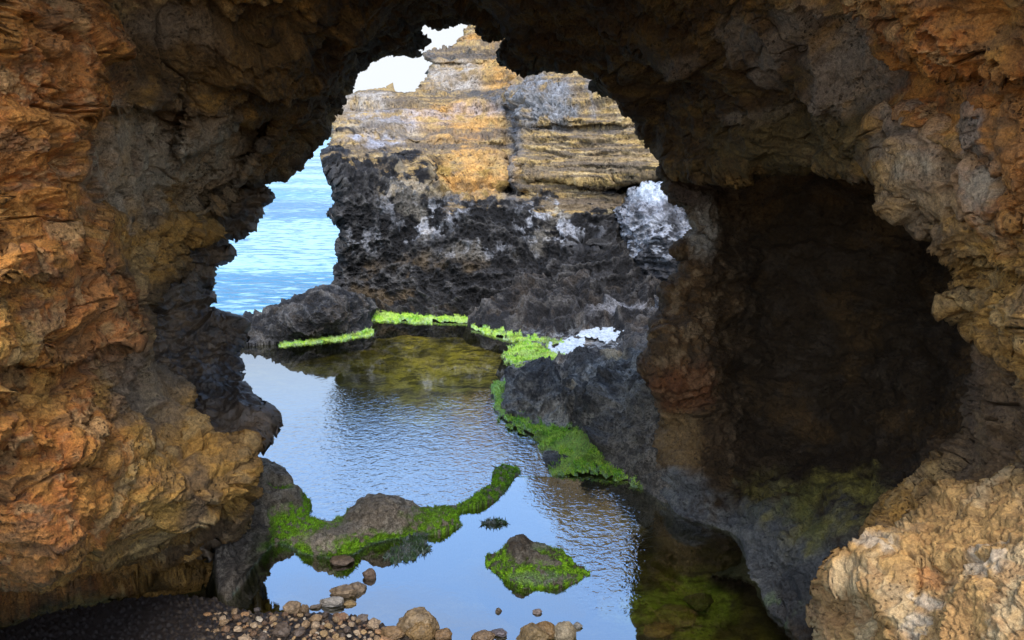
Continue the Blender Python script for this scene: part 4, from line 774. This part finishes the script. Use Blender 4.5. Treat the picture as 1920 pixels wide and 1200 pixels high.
def sea_mat():
    m = bpy.data.materials.new("sea_water"); m.use_nodes = True; t = m.node_tree; b = t.nodes['Principled BSDF']
    geo = nn(t, 'ShaderNodeNewGeometry'); pos = geo.outputs['Position']
    b.inputs['Roughness'].default_value = .2; b.inputs['IOR'].default_value = 1.33; b.inputs['Specular IOR Level'].default_value = .3
    big = noise_n(t, scale_n(t, pos, (.02, .05, 1)), 1.0, 4, .6); colr = mix_n(t, ramp_n(t, big, .38, .64), (.016, .15, .27), (.035, .23, .34))
    st = noise_n(t, scale_n(t, pos, (1.0, 2.2, 1)), 1.0, 5, .62, .4); band = noise_n(t, scale_n(t, pos, (.03, .10, 1)), 1.0, 3, .5)
    colr = mix_n(t, ramp_n(t, math_n(t, 'ADD', st, math_n(t, 'MULTIPLY', math_n(t, 'SUBTRACT', band, .5), .8)), .40, .60), colr, (.30, .50, .54))  # pale streaks: reflected sky put into the base colour
    t.links.new(colr, b.inputs['Base Color'])
    h = math_n(t, 'ADD', noise_n(t, scale_n(t, pos, (.7, 1.2, 1)), 1.1, 4, .6, .5), math_n(t, 'MULTIPLY', noise_n(t, scale_n(t, pos, (.8, 1.5, 1)), 4.0, 3, .6, .3), .3))
    bp = nn(t, 'ShaderNodeBump'); bp.inputs['Distance'].default_value = .35; bp.inputs['Strength'].default_value = .8; t.links.new(h, bp.inputs['Height']); t.links.new(bp.outputs[0], b.inputs['Normal'])
    return m
me = mesh_from('sea', [(-3000, -60, 0), (3000, -60, 0), (3000, 5000, 0), (-3000, 5000, 0)], [(0, 1, 2, 3)])
o = link('sea', me, sea_mat()); o.location = (0, 0, -2.0); o['kind'] = 'structure'

# rocky ground of the sinkhole behind and under the viewer, ending short of the pool; unseen, added for its warm bounce
gx_ = np.linspace(-9, 9, 120); gy_ = np.linspace(-16, 2.0, 120); GX, GY = np.meshgrid(gx_, gy_)
GP = np.stack([GX.ravel(), GY.ravel(), np.zeros(GX.size)], 1)
GP[:, 2] = 2.2 + .12 * fbm(GP * .8, 1400, 4) + 3.5 * sst(-GP[:, 1], 6, 15) - 1.5 * sst(GP[:, 1], .8, 2.0)
gi = np.arange(GX.size).reshape(GX.shape); GQ = np.stack([gi[:-1, :-1], gi[:-1, 1:], gi[1:, 1:], gi[1:, :-1]], -1).reshape(-1, 4)
gn = fbm(GP * 1.5, 1401, 4)
o = link('ground', mesh_from('ground', GP, GQ, mixc(np.tile(np.array([.46, .27, .11]), (len(GP), 1)), sst(gn, 0, .4) * .6, np.array([.36, .17, .06]))), M_CAVE, None, (0, -7, 2)); o['kind'] = 'structure'

# ------------------------------------------------------------------ pebble beach and single stones
BEACH = [(-250, 1290), (-60, 1200), (100, 1148), (250, 1122), (330, 1115), (400, 1122), (428, 1136), (480, 1150), (560, 1148), (640, 1150), (700, 1165), (760, 1190), (830, 1205), (900, 1230), (900, 1330), (-250, 1330)]
def beach_col(L):
    n = fbm(L.P * 25, 1301, 4, .6); c = np.tile(np.array([.018, .013, .011]), (len(n), 1)); return mixc(c, sst(n, .08, .35) * sst(L.px, 250, 480) * .8, np.array([.12, .085, .055]))
def beach_disp(L):
    setwn(L); w_ = worley(L.P * 22, 1303)[:, 0]; return .022 * (1 - sst(w_, .1, .6)) + .01 * fbm(L.P * 6, 1302, 3)
o = build(layer(BEACH, [(-250, 1290, .25), (-60, 1200, .25), (100, 1148, .2), (250, 1122, .14), (330, 1116, .09), (420, 1142, .01), (560, 1149, .0), (640, 1151, .0), (700, 1165, .0), (760, 1190, .0), (830, 1205, 0), (500, 1180, .05), (400, 1185, .07), (600, 1190, .05), (300, 1330, .15), (700, 1330, .1)], 'z', 1.5, (0, 0), (4, 14), beach_disp, beach_col, (), ((.06, .02), (.4, .1)), 23, 25), 'gravel_beach', M_STONE)
o['kind'] = 'structure'

def ico(sub):
    t = (1 + 5 ** .5) / 2
    v = [(-1, t, 0), (1, t, 0), (-1, -t, 0), (1, -t, 0), (0, -1, t), (0, 1, t), (0, -1, -t), (0, 1, -t), (t, 0, -1), (t, 0, 1), (-t, 0, -1), (-t, 0, 1)]
    f = [(0, 11, 5), (0, 5, 1), (0, 1, 7), (0, 7, 10), (0, 10, 11), (1, 5, 9), (5, 11, 4), (11, 10, 2), (10, 7, 6), (7, 1, 8), (3, 9, 4), (3, 4, 2), (3, 2, 6), (3, 6, 8), (3, 8, 9), (4, 9, 5), (2, 4, 11), (6, 2, 10), (8, 6, 7), (9, 8, 1)]
    v = [np.array(a, float) / np.linalg.norm(a) for a in v]
    for _ in range(sub):
        mid = {}; nf = []
        def m_(a, b):
            k = (min(a, b), max(a, b))
            if k not in mid:
                p = v[a] + v[b]; v.append(p / np.linalg.norm(p)); mid[k] = len(v) - 1
            return mid[k]
        for a, b, c in f:
            d, e, g = m_(a, b), m_(b, c), m_(c, a); nf += [(a, d, g), (b, e, d), (c, g, e), (d, e, g)]
        f = nf
    return np.array(v), np.array(f)
ICO4, ICO5 = ico(4), ico(5)
def stone_mesh(name, seed, sx, sy, sz, col, big=False, ang=.0):
    v, f = ICO5 if big else ICO4; p = v.copy(); rs = np.random.RandomState(seed)
    for _ in range(7 if ang else 3):                                   # worn facets
        n = rs.normal(size=3); n /= np.linalg.norm(n); k = rs.uniform(.62, .9); t = p @ n; p = p - n[None] * (np.maximum(t - k, 0) * (.6 + .35 * ang))[:, None]
    p = p * (1 + .20 * fbm(v * 1.1 + seed, seed, 3) + .05 * fbm(v * 4, seed + 1, 4))[:, None]
    p += v * ((.03 if big else .012) * ridge(v * 6 + seed, seed + 3, 3))[:, None]
    n = fbm(v * 2.2 + seed * 2.3, seed + 5, 5, .6); c = np.tile(np.asarray(col, float), (len(v), 1)); c = mixc(c, sst(n, .0, .4) * .6, np.asarray(col) * .5); c = mixc(c, sst(-n, .1, .45) * .5, np.asarray(col) * 1.35)
    return mesh_from(name, p * np.array([sx, sy, sz]), f, c)
cols = [(.26, .165, .085), (.36, .25, .15), (.15, .085, .045), (.30, .19, .085), (.44, .36, .26), (.10, .07, .05), (.33, .18, .08)]
rnd = random.Random(4)
def place_stone(o, px, py, wpx, sink=.35, rz=0, tilt=(0, 0), z0=0.0):
    """centre the stone at the picture point, wpx wide in the 1920 px picture"""
    p = gp(px, py, z0); D = float(Dz(px, py, z0)); s = wpx / F * D / 2
    o.scale = (s, s, s); o.rotation_euler = (tilt[0], tilt[1], rz); o.location = (p[0], p[1], z0 + s * sink)
# pool stones one can tell apart: px, py (foot), width, (y, z) proportions, colour, label, sharpness
SINGLE = [
 (640, 1060, 46, (.7, .42), (.17, .115, .075), 'flat brown stone just off the front of the mossy ridge', .6, .1),
 (692, 1085, 27, (.8, .9), (.15, .095, .06), 'small upright brown stone standing alone in the pool', .6, .35),
 (671, 1110, 34, (.75, .6), (.20, .14, .085), 'rounded brown stone behind the pair at the beach', .2, .25),
 (643, 1122, 52, (.6, .5), (.22, .15, .085), 'knobbly tan stone of the close group reaching into the pool', .5, .25),
 (622, 1138, 46, (.6, .45), (.29, .25, .20), 'smooth grey tilted slab stone of the close group', .1, .2),
 (656, 1136, 24, (.8, .5), (.26, .17, .07), 'wet amber stone beside the grey slab', .2, .0),
 (592, 1142, 22, (.5, .4), (.16, .12, .085), 'thin dark sliver stone beside the grey slab', .6, .15),
 (483, 1145, 13, (.8, .6), (.09, .07, .06), 'tiny black stone in the water by the cave wall', .5, .1),
 (935, 1148, 13, (.8, .9), (.12, .09, .06), 'tiny dark stone in open water left of the island stones', .5, .2),
 (1007, 1151, 18, (.8, .55), (.20, .15, .12), 'tiny pinkish stone in open water below the mossy rock', .6, .2),
 (1083, 1177, 19, (.8, .65), (.22, .20, .17), 'tiny grey stone in open water near the bottom right', .5, .2),
 (680, 1164, 24, (.8, .5), (.16, .12, .09), 'small dark stone at the pool edge right of the beach', .5, .2),
 (703, 1170, 17, (.8, .7), (.24, .19, .14), 'small pale stone at the pool edge right of the beach', .3, .2),
 (548, 1150, 37, (.7, .62), (.24, .16, .09), 'smooth brown stone leaning on a darker one at the beach edge', .1, .3),
 (569, 1150, 20, (.9, 1.1), (.17, .11, .06), 'upright dark brown stone at the beach edge', .2, .4),
 (640, 1165, 24, (.9, .85), (.19, .10, .05), 'round reddish stone at the right tip of the beach', .1, .4),
 (785, 1190, 74, (.85, .98), (.20, .135, .07), 'largest brown stone at the bottom with a broken front face', .8, .25),
 (786, 1202, 60, (.6, .75), (.19, .115, .045), 'reddish slab leaning against the largest brown stone', .5, .25),
 (832, 1200, 34, (.8, .8), (.17, .10, .045), 'brown stone right of the largest one', .3, .3),
 (905, 1205, 48, (.7, .5), (.17, .11, .06), 'flat brown stone cut by the bottom edge of the picture', .4, .2),
 (935, 1194, 34, (.6, .4), (.11, .09, .09), 'dark violet flat stone at the bottom edge', .2, .2),
 (1000, 1207, 62, (.8, .65), (.18, .12, .055), 'left stone of the heap at the bottom edge', .7, .25),
 (1022, 1196, 44, (.8, .85), (.17, .10, .04), 'mossy brown middle stone of the heap at the bottom edge', .7, .25),
 (1058, 1198, 46, (.8, 1.0), (.27, .21, .13), 'pale tan right stone of the heap at the bottom edge', .6, .25),
 (735, 1203, 50, (.7, .55), (.20, .12, .055), 'brown stone between the beach and the largest stone', .3, .3),
 (730, 1010, 14, (.8, .3), (.04, .04, .04), None, .3, .0),
]
for i, (px, py, wd, (ry, rz_), col, lb, ang, sink) in enumerate(SINGLE):
    if lb is None: continue
    o = link('stone', stone_mesh('stone', 40 + i, 1, ry, rz_, col, wd > 40, ang), M_STONE)
    place_stone(o, px, py - wd * .12, wd, sink, rnd.uniform(-.4, .4), (rnd.uniform(-.15, .15), rnd.uniform(-.2, .2)))
    tag(o, lb, 'stone', 'stones in the front pool')
for i, (px, py, wd, col, lb) in enumerate([(1265, 1165, 80, (.16, .14, .03), 'larger olive stone under water at the dark side of the front pool'), (1235, 1190, 60, (.19, .12, .04), 'brown stone under water in front of the larger olive one'), (1310, 1135, 60, (.09, .09, .025), 'dim green stone under water farthest from the bottom edge')]):
    o = link('stone', stone_mesh('stone', 80 + i, 1, .7, .4, col, True, .3), M_STONE); place_stone(o, px, py, wd, .3, rnd.uniform(-.4, .4), (0, 0), -.26); tag(o, lb, 'stone', 'stones under water')
# pebbles on the beach: eight shapes copied
protos = [stone_mesh('pebble', 120 + k, 1, rnd.uniform(.6, .9), rnd.uniform(.45, .75), cols[k % 7], False, rnd.choice((.1, .2, .5))) for k in range(10)]
for m_ in protos: m_.materials.append(M_STONE)
placed = []
def pebble(px, py, wd, zoff):
    o = bpy.data.objects.new('pebble', rnd.choice(protos)); C.objects.link(o)
    place_stone(o, px, py, wd, .3, rnd.uniform(0, 6.28), (rnd.uniform(-.35, .35), rnd.uniform(-.35, .35)), zoff)
    tag(o, 'tan or brown rounded pebble lying on the dark gravel beach at the cave wall', 'pebble', 'pebbles on the beach at the bottom left')
tries = 0
while len(placed) < 230 and tries < 9000:
    tries += 1
    px = rnd.uniform(290, 740); py = rnd.uniform(1138, 1215)
    top = np.interp(px, [290, 340, 420, 480, 560, 640, 700, 740], [1185, 1162, 1146, 1153, 1153, 1156, 1170, 1190])
    if py < top: continue
    wd = rnd.choice((7, 8, 9, 11, 13, 15, 18, 21, 26, 32, 42)) * rnd.uniform(.85, 1.15)
    if px < 460:
        wd = min(wd, rnd.uniform(7, 24))
        if rnd.random() < .45: continue
    if any((px - a) ** 2 + ((py - b) * 1.7) ** 2 < (.40 * (wd + c_)) ** 2 for a, b, c_ in placed): continue
    placed.append((px, py, wd)); pebble(px, py, wd, .015 + .045 * sst(np.array([py - top]), 0, 30)[0])
# a few loose pebbles caught on the left wall's slope
print('built', len(bpy.data.objects), 'objects', sum(len(m.vertices) for m in bpy.data.meshes), 'verts')
